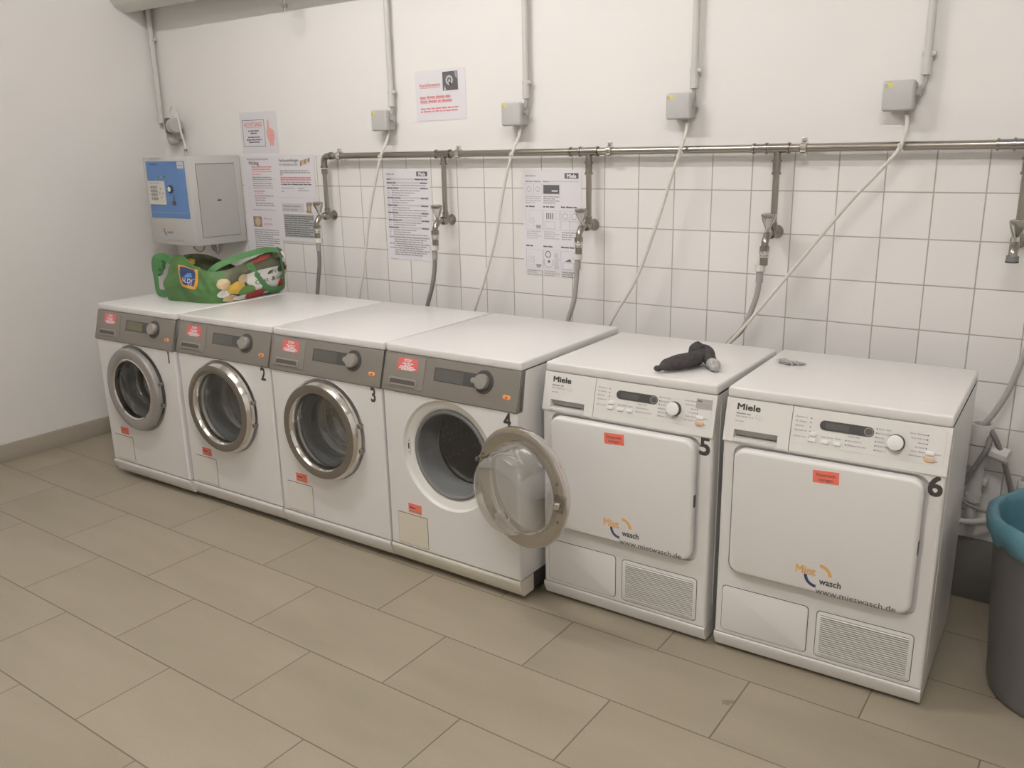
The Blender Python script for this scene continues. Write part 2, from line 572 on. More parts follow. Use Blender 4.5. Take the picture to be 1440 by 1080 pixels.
        for i in range(n):
            j = (i + 1) % n
            F.append([2 * i, 2 * i + 1, 2 * j + 1, 2 * j])
        return self.add(V, F, mat, M)

    def build(self, name, parent=None, loc=None, rotz=0.0, sharp=35, smooth=True):
        me = bpy.data.meshes.new(name)
        me.from_pydata(self.v, [], self.f)
        for k in self.mats:
            me.materials.append(MATS[k])
        me.polygons.foreach_set('material_index', self.m)
        if smooth:
            me.polygons.foreach_set('use_smooth', [True] * len(me.polygons))
            me.set_sharp_from_angle(angle=radians(sharp))
        me.update()
        o = bpy.data.objects.new(name, me)
        COL.objects.link(o)
        if parent is not None:
            o.parent = parent
        if loc is not None:
            o.location = loc
        o.rotation_euler = (0, 0, rotz)
        return o

def tag(o, label, cat=None, group=None, kind=None):
    o['label'] = label
    if cat: o['category'] = cat
    if group: o['group'] = group
    if kind: o['kind'] = kind
    return o

def thing(name, label, cat, loc=(0, 0, 0), rotz=0.0, group=None):
    o = bpy.data.objects.new(name, None)
    o.empty_display_size = 0.1
    COL.objects.link(o)
    o.location = loc
    o.rotation_euler = (0, 0, rotz)
    return tag(o, label, cat, group)

def struct(mb, name, label, cat):
    o = mb.build(name)
    return tag(o, label, cat, kind='structure')

# ------------------------------------------------------------------ the room
XL, XR, YF, ZC = -2.467, 3.6, -5.4, 3.35
TILE_TOP = 1.515

struct(MB().box(XL - 0.2, XR + 0.2, YF - 0.2, 0.2, -0.1, 0.0, 'floor_tiles'), 'floor', 'floor of beige stone look tiles laid in half bond', 'floor')
w = MB()
w.box(XL - 0.2, XR + 0.2, 0.006, 0.2, 0.0, ZC, 'plaster')
w.box(-1.80, XR, 0.0, 0.0062, 0.0, TILE_TOP, 'wall_tiles')
w.box(XL, -1.80, 0.003, 0.0062, 0.0, TILE_TOP, 'plaster')
struct(w, 'wall_back', 'white plastered back wall with square white tiles below the water pipe', 'wall')
struct(MB().box(XL - 0.2, XL, YF, 0.2, 0.0, ZC, 'plaster_left'), 'wall_left', 'bare off-white wall at the left end of the machines', 'wall')
struct(MB().box(XR, XR + 0.2, YF, 0.2, 0.0, ZC, 'plaster'), 'wall_right', 'plain white wall to the right of the bin, out of view', 'wall')
struct(MB().box(XL - 0.2, XR + 0.2, YF - 0.2, YF, 0.0, ZC, 'plaster'), 'wall_front', 'plain white wall behind the viewer, out of view', 'wall')
struct(MB().box(XL - 0.2, XR + 0.2, YF - 0.2, 0.2, ZC, ZC + 0.1, 'ceiling_paint'), 'ceiling', 'plain white ceiling above the laundry room, out of view', 'ceiling')
struct(MB().box(XL, XL + 0.012, YF, -0.001, 0.0, 0.095, 'baseboard_tile', bev=0.002), 'baseboard_left', 'grey beige tiled skirting along the left wall', 'baseboard')
struct(MB().box(-1.8, XR, -0.014, -0.0005, 0.0, 0.222, 'dark_skirting', bev=0.002), 'baseboard_back', 'dark grey skirting along the foot of the tiled wall', 'baseboard')

# ------------------------------------------------------------------ machines
MACH = {1: (-1.7885, -0.909, 0.0234), 2: (-1.180, -0.884, 0.0250), 3: (-0.5714, -0.8723, 0.0200), 4: (0.0320, -0.858, 0.0040),
        5: (0.6600, -0.761, 0.0130), 6: (1.2835, -0.746, 0.0306)}
W = 0.595

def circle(cx, cz, r, n=64):
    return [(cx + r * cos(2 * pi * k / n), cz + r * sin(2 * pi * k / n)) for k in range(n)]

DCX, DCZ = 0.29, 0.485          # centre of the porthole

def washer(k, label, door_open=False, old=False):
    x, y, a = MACH[k]
    t = thing('washing_machine', label, 'washing machine', (x, y, 0), a, 'white front loading washing machines')
    FP = T(0, -0.032, 0) @ FRONT            # front panel plane
    # cabinet
    b = MB()
    y0, y1, z0, z1 = -0.022, 0.655, 0.088, 0.829
    V = [(0, y0, z0), (0, y1, z0), (0, y1, z1), (0, y0 + 0.02, z1), (0, y0, 0.70)]
    n = len(V)
    V += [(W, p[1], p[2]) for p in V]
    b.add(V, [list(range(n))[::-1], list(range(n, 2 * n))], 'enamel')
    b.add([(0, y1, z0), (W, y1, z0), (W, y1, z1), (0, y1, z1)], [[0, 1, 2, 3]], 'enamel')
    b.add([(0, y0, z0), (W, y0, z0), (W, y1, z0), (0, y1, z0)], [[3, 2, 1, 0]], 'joint_dark')
    # front plate with rounded edge and porthole
    X0, X1, Z0, Z1 = 0.008, W - 0.008, 0.092, 0.694
    hole_r = 0.206
    b.plate_hole(X0, X1, Z0, Z1, circle(DCX, DCZ, hole_r), 0.0, 'enamel', FP)
    steps = [(0.0, 0.0), (0.0045, 0.0015), (0.007, 0.0045), (0.008, 0.010)]
    for (e0, d0), (e1, d1) in zip(steps, steps[1:]):
        A = [(X0 - e0, Z0 - e0 / 2, -d0), (X1 + e0, Z0 - e0 / 2, -d0), (X1 + e0, Z1 + e0 / 2, -d0), (X0 - e0, Z1 + e0 / 2, -d0)]
        B = [(X0 - e1, Z0 - e1 / 2, -d1), (X1 + e1, Z0 - e1 / 2, -d1), (X1 + e1, Z1 + e1 / 2, -d1), (X0 - e1, Z1 + e1 / 2, -d1)]
        b.add(A + B, [[i, i + 4, (i + 1) % 4 + 4, (i + 1) % 4] for i in range(4)], 'enamel', FP)
    # dished surround of the porthole
    CEN = T(DCX, -0.032, DCZ) @ FRONT
    b.lathe([(0.206, 0.0), (0.203, -0.003), (0.199, -0.011), (0.190, -0.015), (0.180, -0.017), (0.171, -0.021), (0.166, -0.026)], CEN, 'white_plastic', n=72)
    b.build('cabinet', t, sharp=30)
    # lid
    MB().box(0.0, W, -0.002, 0.662, 0.8298, 0.860, 'enamel', bev=0.006, seg=3).build('lid', t)
    # plinth and feet
    pl = MB()
    pm = 'plinth_yellowed' if k == 4 else 'enamel'
    pl.strip_x([(-0.031, 0.085), (-0.034, 0.080), (-0.034, 0.072), (-0.016, 0.026), (-0.010, 0.022), (0.05, 0.022), (0.05, 0.085)], 0.0, W, pm)
    pl.box(0.0, W, 0.05, 0.65, 0.03, 0.085, 'joint_dark')
    for fx in (0.05, W - 0.05):
        for fy in (0.05, 0.58):
            pl.cyl((fx, fy, 0.0), (fx, fy, 0.035), 0.022, 'rubber_black', n=16)
    pl.build('plinth', t)
    # sloping control panel
    sl = Vector((0, 0.035, 0.125)).normalized()
    PN = Matrix(((1, 0, 0, 0), (0, sl.y, -sl.z, -0.0375), (0, sl.z, sl.y, 0.702), (0, 0, 0, 1)))
    H = 0.128                               # height of the slope; local y 0 (bottom) .. H (top)
    c = MB()
    c.strip_x([(-0.003, 0.8295), (-0.0375, 0.7055), (-0.0375, 0.698), (-0.033, 0.693), (-0.0, 0.693), (0.022, 0.8295)], 0.0, W, 'steel_panel')
    for q in (0.0305, 0.0340):              # pressed lines across the lower edge
        c.rect(0.205, q - 0.0004, W - 0.02, q + 0.0004, 0.0002, 'joint_dark' if q < 0.032 else 'steel_trim', PN)
    c.rect(W - 0.016, 0.02, W - 0.004, H - 0.004, 0.0002, 'steel_trim', PN)
    panel = c.build('control_panel', t)
    tag(panel, 'brushed steel control panel')
    vz = lambda s: H * (1 - s)
    # display with dial field
    d = MB()
    cy_ = vz(0.385)
    dx0, kx = 0.236, 0.452
    d.prism(rrect(dx0, cy_ - 0.024, kx, cy_ + 0.024, 0.003, 2), 0, 0.0012, 'panel_dark', PN)
    d.disc(kx, cy_, 0.040, 0.0002, 'panel_dark', PN, n=36, t=0.0016)
    d.prism(rrect(dx0 + 0.006, cy_ - 0.020, dx0 + 0.128, cy_ + 0.020, 0.002, 2), 0.0012, 0.0016, 'display_olive' if old else 'display_grey', PN)
    d.build('display', panel)
    kb = MB()
    kb.lathe([(0.0, 0.0), (0.027, 0.0), (0.0265, 0.016), (0.024, 0.0195), (0.0, 0.0205)], PN @ T(kx - 0.004, cy_, 0.0018), 'knob_steel', n=36)
    kb.build('dial', panel)
    if not old:
        MB().lathe([(0.0, 0.0), (0.0105, 0.0), (0.0095, 0.003), (0.0, 0.004)], PN @ T(kx - 0.046, cy_, 0.0012), 'knob_steel', n=24).build('button', panel)
    ob = MB()
    ob.prism(rrect(0.535, vz(0.74), 0.566, vz(0.62), 0.006, 4), 0, 0.003, 'button_orange', PN, bev=0.0015)
    ob.rect(0.546, vz(0.71), 0.555, vz(0.66), 0.0031, 'fruit_red', PN)
    tag(ob.build('start_button', panel), 'small orange start button')
    lb = MB()
    lb.rect(0.525, vz(0.30), 0.573, vz(0.10), 0.0002, 'sticker_silver', PN)
    lb.words(0.529, vz(0.19), 0.545, 0.008, 0.0006, 'ink_light', PN, 3)
    lb.words(0.549, vz(0.27), 0.57, 0.006, 0.0006, 'ink_light', PN, 4)
    tag(lb.build('rating_label', panel), 'small silver grey rating label')
    # detergent drawer front
    dr = MB()
    dr.prism(rrect(0.010, 0.010, 0.192, H - 0.003, 0.003, 2), 0, 0.003, 'steel_panel', PN, bev=0.001)
    dr.prism(rrect(0.030, 0.016, 0.165, 0.046, 0.008, 3), 0.003, 0.0055, 'steel_trim', PN, bev=0.001)
    dr.prism(rrect(0.038, 0.017, 0.157, 0.040, 0.006, 3), 0.0055, 0.0058, 'slot_shadow', PN)
    dr.rect(0.040, 0.018, 0.155, 0.024, 0.0059, 'steel_trim', PN)
    tag(dr.build('detergent_drawer', t), 'steel detergent drawer front with grip slot')
    # red STOP sticker on the drawer
    st = MB()
    sx0, sx1, sy0, sy1 = 0.066, 0.158, vz(0.42), vz(0.07)
    st.rect(sx0, sy0, sx1, sy1, 0.0033, 'sticker_red', PN)
    st.text('STOP', 0.014, (sx0 + sx1) / 2, sy1 - 0.014, 0.0038, 'ink_white', PN, align='CENTER', bold=0.0004)
    for i, (wd, hh) in enumerate(((0.050, 0.0185), (0.034, 0.0245), (0.066, 0.0305), (0.078, 0.036), (0.056, 0.041))):
        st.words((sx0 + sx1 - wd) / 2, sy1 - hh - 0.003, (sx0 + sx1 + wd) / 2, 0.0055, 0.0038, 'ink_white', PN, 10 + i)
    tag(st.build('warning_sticker', t), 'red sticker with white print')
    # machine number
    MB().text(str(k), 0.076, 0.555, 0.638, 0.0002, 'number_black', FP, align='CENTER', bold=0.0016, sx=0.80).build('number', t)
    # fluff filter flap
    fl = MB()
    fm = 'flap_yellowed' if k in (3, 4) else 'flap_white'
    fx0, fx1, fz0, fz1 = 0.041, 0.183, 0.100, 0.222
    if k == 3: fm = 'flap_white'
    fl.rect(fx0 - 0.0016, fz0 - 0.0016, fx1 + 0.0016, fz1 + 0.0024, 0.0001, 'joint_dark', FP)
    fl.rect(fx0, fz0, fx1, fz1, 0.0003, fm, FP, t=0.0012)
    fl.build('filter_flap', t)
    og = MB()
    ox, oz = 0.094, 0.232
    og.rect(ox, oz, ox + 0.064, oz + 0.036, 0.0004, 'sticker_orange', FP)
    og.words(ox + 0.006, oz + 0.017, ox + 0.034, 0.008, 0.0009, 'ink_black', FP, 5)
    og.ring(ox + 0.046, oz + 0.021, 0.006, 0.0078, 0, 360, 0.0006, 'ink_brown', FP)
    og.words(ox + 0.006, oz + 0.005, ox + 0.058, 0.006, 0.0009, 'ink_brown', FP, 6)
    tag(og.build('filter_sticker', t), 'small orange sticker with black print')
    # rubber seal, bright drum lip, drum
    CEN2 = T(DCX, -0.032, DCZ) @ FRONT
    MB().lathe([(0.167, -0.022), (0.164, -0.016), (0.159, -0.015), (0.152, -0.019), (0.149, -0.030), (0.151, -0.050), (0.147, -0.075), (0.141, -0.110), (0.138, -0.125)], CEN2, 'rubber_grey', n=72).build('door_seal', t)
    du = MB()
    du.lathe([(0.141, -0.118), (0.138, -0.122), (0.1365, -0.128), (0.1385, -0.134)], CEN2, 'drum_ring', n=72)
    du.lathe([(0.1385, -0.134), (0.21, -0.15), (0.235, -0.18), (0.235, -0.46), (0.20, -0.49), (0.0, -0.50)], CEN2, 'drum_steel', n=72)
    du.build('drum', t)
    # door on its hinge
    hx, hy = 0.484, -0.066
    dl = MB()
    rm = 'ring_plastic' if old else 'ring_satin'
    DC = T(DCX - hx, -hy, DCZ) @ FRONT @ Matrix.Diagonal((0.97, 0.97, 1, 1))     # lathe heights here: + towards the room, measured from y = 0
    if old:
        dl.lathe([(0.150, 0.030), (0.168, 0.036), (0.196, 0.037), (0.203, 0.044), (0.203, 0.060), (0.197, 0.068), (0.184, 0.071), (0.160, 0.069), (0.152, 0.066)], DC, rm, n=96)
        dl.lathe([(0.152, 0.066), (0.147, 0.069), (0.141, 0.064), (0.139, 0.050), (0.141, 0.034), (0.150, 0.030)], DC, 'chrome', n=96)
    else:
        dl.lathe([(0.158, 0.037), (0.170, 0.034), (0.197, 0.034), (0.205, 0.038)], DC, 'ring_inner', n=96)
        dl.lathe([(0.205, 0.038), (0.2075, 0.046), (0.2070, 0.054), (0.2035, 0.062), (0.1985, 0.071), (0.1955, 0.0755)], DC, 'chrome', n=96)
        dl.lathe([(0.1955, 0.0755), (0.194, 0.0770), (0.182, 0.0780), (0.164, 0.0775), (0.1625, 0.0768)], DC, rm, n=96)
        dl.lathe([(0.1625, 0.0768), (0.160, 0.074), (0.156, 0.064), (0.152, 0.054), (0.152, 0.042), (0.158, 0.037)], DC, 'chrome', n=96)
    if door_open:
        # yellowish residue on the inner rim
        dl.ring(DCX - hx, DCZ, 0.168, 0.196, 62, 97, 0.0, 'stain_yellow', T(0, -hy - 0.0338, 0) @ FRONT @ Matrix.Rotation(0, 4, 'Z'), n=14)
        for aa in (25, 20, -35, 160, 200, 340):
            q = radians(aa)
            dl.cyl((DCX - hx + 0.184 * cos(q), -hy - 0.036, DCZ + 0.184 * sin(q)), (DCX - hx + 0.184 * cos(q), -hy - 0.030, DCZ + 0.184 * sin(q)), 0.004, 'chrome_dull', n=12)
    door = dl.build('door', t, loc=(hx, hy, 0), rotz=radians(168) if door_open else 0.0, sharp=28)
    tag(door, 'round steel porthole door swung wide open' if door_open else 'closed round porthole door with a broad grey rim')
    gl = MB()
    gl.lathe([(0.156, 0.050), (0.151, 0.044), (0.149, 0.030), (0.1465, 0.026), (0.1455, 0.012), (0.143, 0.008), (0.141, -0.014), (0.137, -0.032), (0.129, -0.046), (0.112, -0.054), (0.080, -0.058), (0.040, -0.060), (0.0, -0.0605)], DC, 'door_glass', n=72)
    gl.build('door_glass', door)
    for q in (-1, 1):
        zz = DCZ + q * 0.050
        hg = MB()
        hg.box(-0.0005, 0.0100, 0.012, 0.036, zz - 0.007, zz + 0.007, 'chrome_dull', bev=0.002)
        hg.cyl((0.0045, 0.018, zz - 0.010), (0.0045, 0.018, zz + 0.010), 0.0045, 'chrome', n=14)
        hg.build('hinge', door)
    if door_open:
        lt = MB()
        lt.box(DCX - hx - 0.200, DCX - hx - 0.166, -hy - 0.036, -hy - 0.029, DCZ - 0.028, DCZ + 0.028, 'chrome_dull', bev=0.002)
        lt.box(DCX - hx - 0.192, DCX - hx - 0.176, -hy - 0.034, -hy - 0.010, DCZ - 0.010, DCZ + 0.010, 'chrome', bev=0.003)
        tag(lt.build('latch', door), 'steel latch plate with hook')
        kp = MB()
        kp.prism(rrect(0.093, 0.452, 0.107, 0.52, 0.004, 3), -0.018, -0.0125, 'white_plastic', FP)
        kp.rect(0.097, 0.478, 0.103, 0.500, -0.0124, 'rubber_black', FP)
        kp.rect(0.098, 0.462, 0.102, 0.468, -0.0124, 'slot_grey', FP)
        kp.rect(0.098, 0.506, 0.102, 0.512, -0.0124, 'slot_grey', FP)
        kp.build('lock_keeper', t)
    return t

washer(1, 'white washing machine number 1 at the left end under the green bag', old=True)
washer(2, 'white washing machine number 2, between machines 1 and 3, with closed porthole')
washer(3, 'white washing machine number 3, closed, next to the open one')
washer(4, 'white washing machine number 4 with its round door swung open', door_open=True)

def dryer(k, label):
    x, y, a = MACH[k]
    t = thing('tumble_dryer', label, 'tumble dryer', (x, y, 0), a, 'white condenser tumble dryers')
    EN = 'dryer_enamel'
    yb = 0.535
    FP = T(0, -0.026, 0) @ FRONT
    b = MB()
    V = [(0, -0.014, 0.062), (0, yb, 0.062), (0, yb, 0.815), (0, 0.004, 0.8165), (0, -0.014, 0.69)]
    n = len(V)
    V += [(W, p[1], p[2]) for p in V]
    b.add(V, [list(range(n))[::-1], list(range(n, 2 * n))], EN)
    b.add([(0, yb, 0.062), (W, yb, 0.062), (W, yb, 0.815), (0, yb, 0.815)], [[0, 1, 2, 3]], EN)
    X0, X1, Z0, Z1 = 0.010, W - 0.010, 0.065, 0.6885
    frame = rrect(0.034, 0.276, 0.559, 0.6865, 0.032, 6)
    b.plate_hole(X0, X1, Z0, Z1, frame, 0.0, EN, FP)
    for (e0, d0), (e1, d1) in zip([(0, 0), (0.005, 0.0015), (0.0085, 0.005)], [(0.005, 0.0015), (0.0085, 0.005), (0.010, 0.012)]):
        A = [(X0 - e0, Z0 - e0 / 3, -d0), (X1 + e0, Z0 - e0 / 3, -d0), (X1 + e0, Z1 + e0 / 3, -d0), (X0 - e0, Z1 + e0 / 3, -d0)]
        B = [(X0 - e1, Z0 - e1 / 3, -d1), (X1 + e1, Z0 - e1 / 3, -d1), (X1 + e1, Z1 + e1 / 3, -d1), (X0 - e1, Z1 + e1 / 3, -d1)]
        b.add(A + B, [[i, i + 4, (i + 1) % 4 + 4, (i + 1) % 4] for i in range(4)], EN, FP)
    # recess around the door
    nf = len(frame)
    V = [(px, pz, 0.0) for px, pz in frame] + [(px, pz, -0.012) for px, pz in frame]
    b.add(V, [[i, i + nf, (i + 1) % nf + nf, (i + 1) % nf] for i in range(nf)] + [list(range(nf, 2 * nf))], EN, FP)
    # pressed side panel lines
    b.box(W - 0.0005, W + 0.0012, 0.03, 0.034, 0.12, 0.78, EN)
    b.build('cabinet', t, sharp=30)
    MB().box(0.0, W, -0.003, yb + 0.004, 0.8172, 0.849, EN, bev=0.007, seg=3).build('lid', t)
    p = MB()
    p.strip_x([(-0.0255, 0.0605), (-0.0280, 0.057), (-0.0280, 0.046), (-0.011, 0.012), (yb, 0.012), (yb, 0.0605)], 0.0, W, EN)
    for fx in (0.05, W - 0.05):
        for fy in (0.05, yb - 0.06):
            p.cyl((fx, fy, 0.0), (fx, fy, 0.02), 0.02, 'rubber_black', n=16)
    p.build('plinth', t)
    # control panel
    sl = Vector((0, 0.0275, 0.1225)).normalized()
    PN = Matrix(((1, 0, 0, 0), (0, sl.y, -sl.z, -0.0302), (0, sl.z, sl.y, 0.692), (0, 0, 0, 1)))
    c = MB()
    c.strip_x([(-0.002, 0.8165), (-0.0295, 0.694), (-0.0275, 0.6895), (0.0, 0.6895), (0.01, 0.8165)], 0.192, W, 'white_plastic')
    c.rect(0.197, 0.026, W - 0.012, 0.0265, 0.0001, 'ink_pale', PN)
    c.rect(W - 0.012, 0.026, W - 0.0114, 0.118, 0.0001, 'ink_pale', PN)
    # printed programme names with their dots
    def row(x0, z, x1, dot, seed):
        c.words(x0, z - 0.692, x1, 0.0052, 0.0002, 'ink_light', PN, seed)
        if dot is not None:
            c.disc(dot, z - 0.692 + 0.0015, 0.0019, 0.0002, 'ink_dark', PN, n=10)
    for i, z in enumerate((0.7915, 0.7795, 0.767, 0.7545, 0.737)):
        row(0.201, z, 0.201 + (0.032, 0.036, 0.030, 0.034, 0.034)[i], 0.2435, 20 + i)
    for i, z in enumerate((0.789, 0.7775, 0.766, 0.7545, 0.743, 0.7315)):
        row(0.419, z, 0.419 + (0.034, 0.030, 0.016, 0.022, 0.036, 0.024)[i], 0.4155, 30 + i)
        row(0.536 - (0.040, 0.036, 0.018, 0.024, 0.032, 0.036)[i], z + 0.002, 0.536, 0.5395, 40 + i)
    for i, z in enumerate((0.757, 0.745, 0.733)):
        row(0.345, z, 0.345 + (0.034, 0.036, 0.048)[i], 0.341 if i else None, 50 + i)
    row(0.276, 0.745, 0.308, None, 60); row(0.312, 0.745, 0.331, None, 61)
    row(0.560, 0.7445, 0.576, None, 62); row(0.562, 0.7265, 0.570, None, 63)
    panel = c.build('control_panel', t)
    d = MB()
    zc = 0.779 - 0.692
    d.prism(rrect(0.268, zc - 0.0135, 0.409, zc + 0.0135, 0.0134, 8), 0, 0.0012, 'panel_dark', PN)
    d.rect(0.283, zc - 0.008, 0.345, zc + 0.008, 0.0013, 'display_grey', PN)
    d.ring(0.3955, zc, 0.0095, 0.0115, 0, 360, 0.0016, 'knob_steel', PN)
    d.disc(0.3955, zc, 0.0090, 0.0013, 'display_grey', PN, t=0.002)
    d.build('display', panel)
    kn = MB()
    kn.lathe([(0.0, 0.0), (0.0225, 0.0), (0.0222, 0.003), (0.0205, 0.0035), (0.0205, 0.016)], PN @ T(0.466, 0.762 - 0.692, 0.0), 'panel_dark', n=36)
    kn.lathe([(0.0205, 0.016), (0.019, 0.0190), (0.012, 0.0205), (0.0, 0.021)], PN @ T(0.466, 0.762 - 0.692, 0.0), 'knob_white', n=36)
    tag(kn.build('dial', panel), 'round white programme dial with dark edge')
    for bx, bz in ((0.252, 0.750), (0.2515, 0.7335), (0.286, 0.7335), (0.318, 0.7335), (0.549, 0.7475)):
        MB().prism(rrect(bx - 0.011, bz - 0.692 - 0.0055, bx + 0.011, bz - 0.692 + 0.0055, 0.0045, 4), 0, 0.004, 'knob_white', PN, bev=0.0015).build('button', panel)
    tag(MB().prism(rrect(0.536, 0.7305 - 0.692 - 0.006, 0.563, 0.7305 - 0.692 + 0.006, 0.0055, 4), 0, 0.004, 'button_pale_orange', PN, bev=0.0015).build('start_button', panel), 'pale orange start button')
    # water container drawer with logo
    dr = MB()
    dr.strip_x([(-0.002, 0.8165), (-0.0218, 0.7285), (0.010, 0.7285), (0.010, 0.8165)], 0.0, 0.190, 'white_plastic')
    for xa, xb in ((0.0, 0.030), (0.157, 0.190)):
        dr.strip_x([(-0.0218, 0.7285), (-0.0300, 0.694), (-0.0280, 0.6895), (0.0, 0.6895), (0.01, 0.7285)], xa, xb, 'white_plastic')
    dr.strip_x([(-0.012, 0.7285), (-0.004, 0.707), (0.012, 0.700), (0.012, 0.7285)], 0.030, 0.157, 'slot_grey')
    dr.strip_x([(-0.0340, 0.702), (-0.0340, 0.696), (-0.0275, 0.6895), (0.01, 0.6895), (0.01, 0.702)], 0.030, 0.157, 'white_plastic')
    dr.build('water_drawer', t)
    lg = MB()
    lz = 0.789 - 0.692
    lg.text('Miele', 0.0250, 0.031, lz, 0.0003, 'number_black', PN, bold=0.0007, sx=1.28)
    lg.words(0.031, lz - 0.0135, 0.074, 0.0062, 0.0003, 'ink_grey', PN, 70)
    lg.words(0.031, lz - 0.022, 0.082, 0.0055, 0.0003, 'ink_light', PN, 71)
    lg.words(0.031, lz - 0.036, 0.056, 0.0055, 0.0003, 'ink_light', PN, 72)
    lg.ring(0.094, lz - 0.016, 0.005, 0.0062, 60, 330, 0.0003, 'ink_light', PN)
    lg.ring(0.101, lz - 0.020, 0.0045, 0.0055, -150, 150, 0.0003, 'ink_light', PN)
    lg.build('logo', t)
    # door
    dd = MB()
    dd.slab(0.042, 0.286, 0.549, 0.6800, 0.034, 0.0, 0.026, EN, FP, bev=0.012)
    dd.prism(rrect(0.050, 0.294, 0.541, 0.672, 0.026, 6), -0.012, 0.0, 'slot_grey', FP)
    DX = 0.0 if k == 6 else 0.006
    DP = T(DX, -0.052, 0.004) @ FRONT
    door = dd.build('door', t)
    h = MB()
    h.box(0.5465, 0.5505, -0.042, -0.028, 0.465, 0.505, 'slot_shadow', bev=0.001)
    h.build('door_catch', door)
    st = MB()
    sx = 0.268 if k == 6 else 0.246
    sq = T(sx, 0, 0.648) @ Matrix.Rotation(radians(-3.0), 4, 'Y')
    SM = T(0, -0.052, 0.010) @ sq @ FRONT
    st.rect(0, -0.036, 0.070, 0, 0.0002, 'sticker_orange', SM)
    st.text('Flusensieb', 0.0128, 0.035, -0.0165, 0.0007, 'ink_black', SM, align='CENTER')
    st.text('reinigen', 0.0128, 0.035, -0.030, 0.0007, 'ink_black', SM, align='CENTER')
    tag(st.build('filter_sticker', door), 'orange sticker reading Flusensieb reinigen')
    lo = MB()
    lo.text('Miet', 0.0345, 0.240, 0.338, 0.0003, 'orange_print', DP, bold=0.0008, sx=0.92)
    lo.ring(0.3085, 0.343, 0.024, 0.0335, 92, 2, 0.0003, 'orange_print', DP)
    lo.ring(0.300, 0.336, 0.0255, 0.0345, 178, 270, 0.0003, 'blue_print', DP)
    lo.text('wasch', 0.027, 0.309, 0.316, 0.0003, 'text_grey', DP, bold=0.0006, sx=0.90)
    lo.text('www.mietwasch.de', 0.0255, 0.300, 0.286, 0.0003, 'text_grey', DP, sx=1.07)
    lo.build('logo', door)
    # service flap and air grille
    f = MB()
    f.prism(rrect(0.020, 0.0745, 0.281, 0.2265, 0.012, 4), 0.0, 0.0004, 'joint_dark', FP)
    f.prism(rrect(0.0218, 0.0763, 0.2792, 0.2245, 0.011, 4), 0.0004, 0.003, EN, FP, bev=0.001)
    f.build('service_flap', t)
    g = MB()
    g.prism(rrect(0.303, 0.0745, 0.565, 0.2235, 0.012, 4), 0.0, 0.0004, 'joint_dark', FP)
    g.prism(rrect(0.3048, 0.0763, 0.5632, 0.2217, 0.011, 4), 0.0004, 0.0012, 'white_plastic', FP, bev=0.0005)
    gx0, gx1, gz0, gz1 = 0.316, 0.552, 0.087, 0.211
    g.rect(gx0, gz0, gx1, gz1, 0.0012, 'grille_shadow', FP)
    N = 19
    for i in range(N):
        z = gz0 + (gz1 - gz0) * (i + 0.5) / N
        g.strip_x([(-0.0275, z - 0.0020), (-0.0318, z - 0.0013), (-0.0318, z - 0.0001), (-0.0275, z + 0.0008)], gx0, gx1, 'white_plastic')
    g.build('air_grille', t)
    MB().text(str(k), 0.078, 0.572, 0.636, 0.0002, 'number_black', FP, align='CENTER', bold=0.0020, sx=0.98).build('number', t)
    if k == 5:
        q = MB()
        q.rect(0.533, 0.804 - 0.692 - 0.030, 0.583, 0.804 - 0.692, 0.0003, 'sticker_grey', PN)
        q.words(0.537, 0.795 - 0.692, 0.552, 0.006, 0.0007, 'ink_dark', PN, 80)
        q.words(0.556, 0.793 - 0.692, 0.580, 0.004, 0.0007, 'ink_light', PN, 81)
        tag(q.build('inventory_label', t), 'grey inventory label')
    return t

dryer(5, 'white tumble dryer number 5 with the black sock on its lid')
dryer(6, 'white tumble dryer number 6 at the right end beside the bin')

# ------------------------------------------------------------------ water pipe, taps, hoses
PY, PZ = -0.045, 1.512
t = thing('water_pipe', 'steel water pipe running along the back wall with drops to the taps', 'pipe', (0, PY, PZ))
m = MB()
DROPS = [-1.098, -0.338, 0.403, 1.152, 1.904]
m.cyl((-1.045, 0, 0), (2.6, 0, 0), 0.0140, 'pipe_steel', n=24)
m.build('main_pipe', t)
e = MB()
e.tube([(-1.035, 0, 0), (-1.075, 0, -0.002), (-1.094, 0, -0.018), (-1.098, 0, -0.055)], 0.0155, 'chrome_dull', n=18)
for q in (0.0, -0.018):
    e.cyl((-1.045 + q * 0.3, 0, 0), (-1.036 + q * 0.3, 0, 0), 0.0185, 'chrome_dull')
e.cyl((-1.098, 0, -0.056), (-1.098, 0, -0.048), 0.0185, 'chrome_dull')
e.cyl((-1.098, 0, -0.085), (-1.098, 0, -0.062), 0.0150, 'chrome_dull')
e.build('elbow_fitting', t)
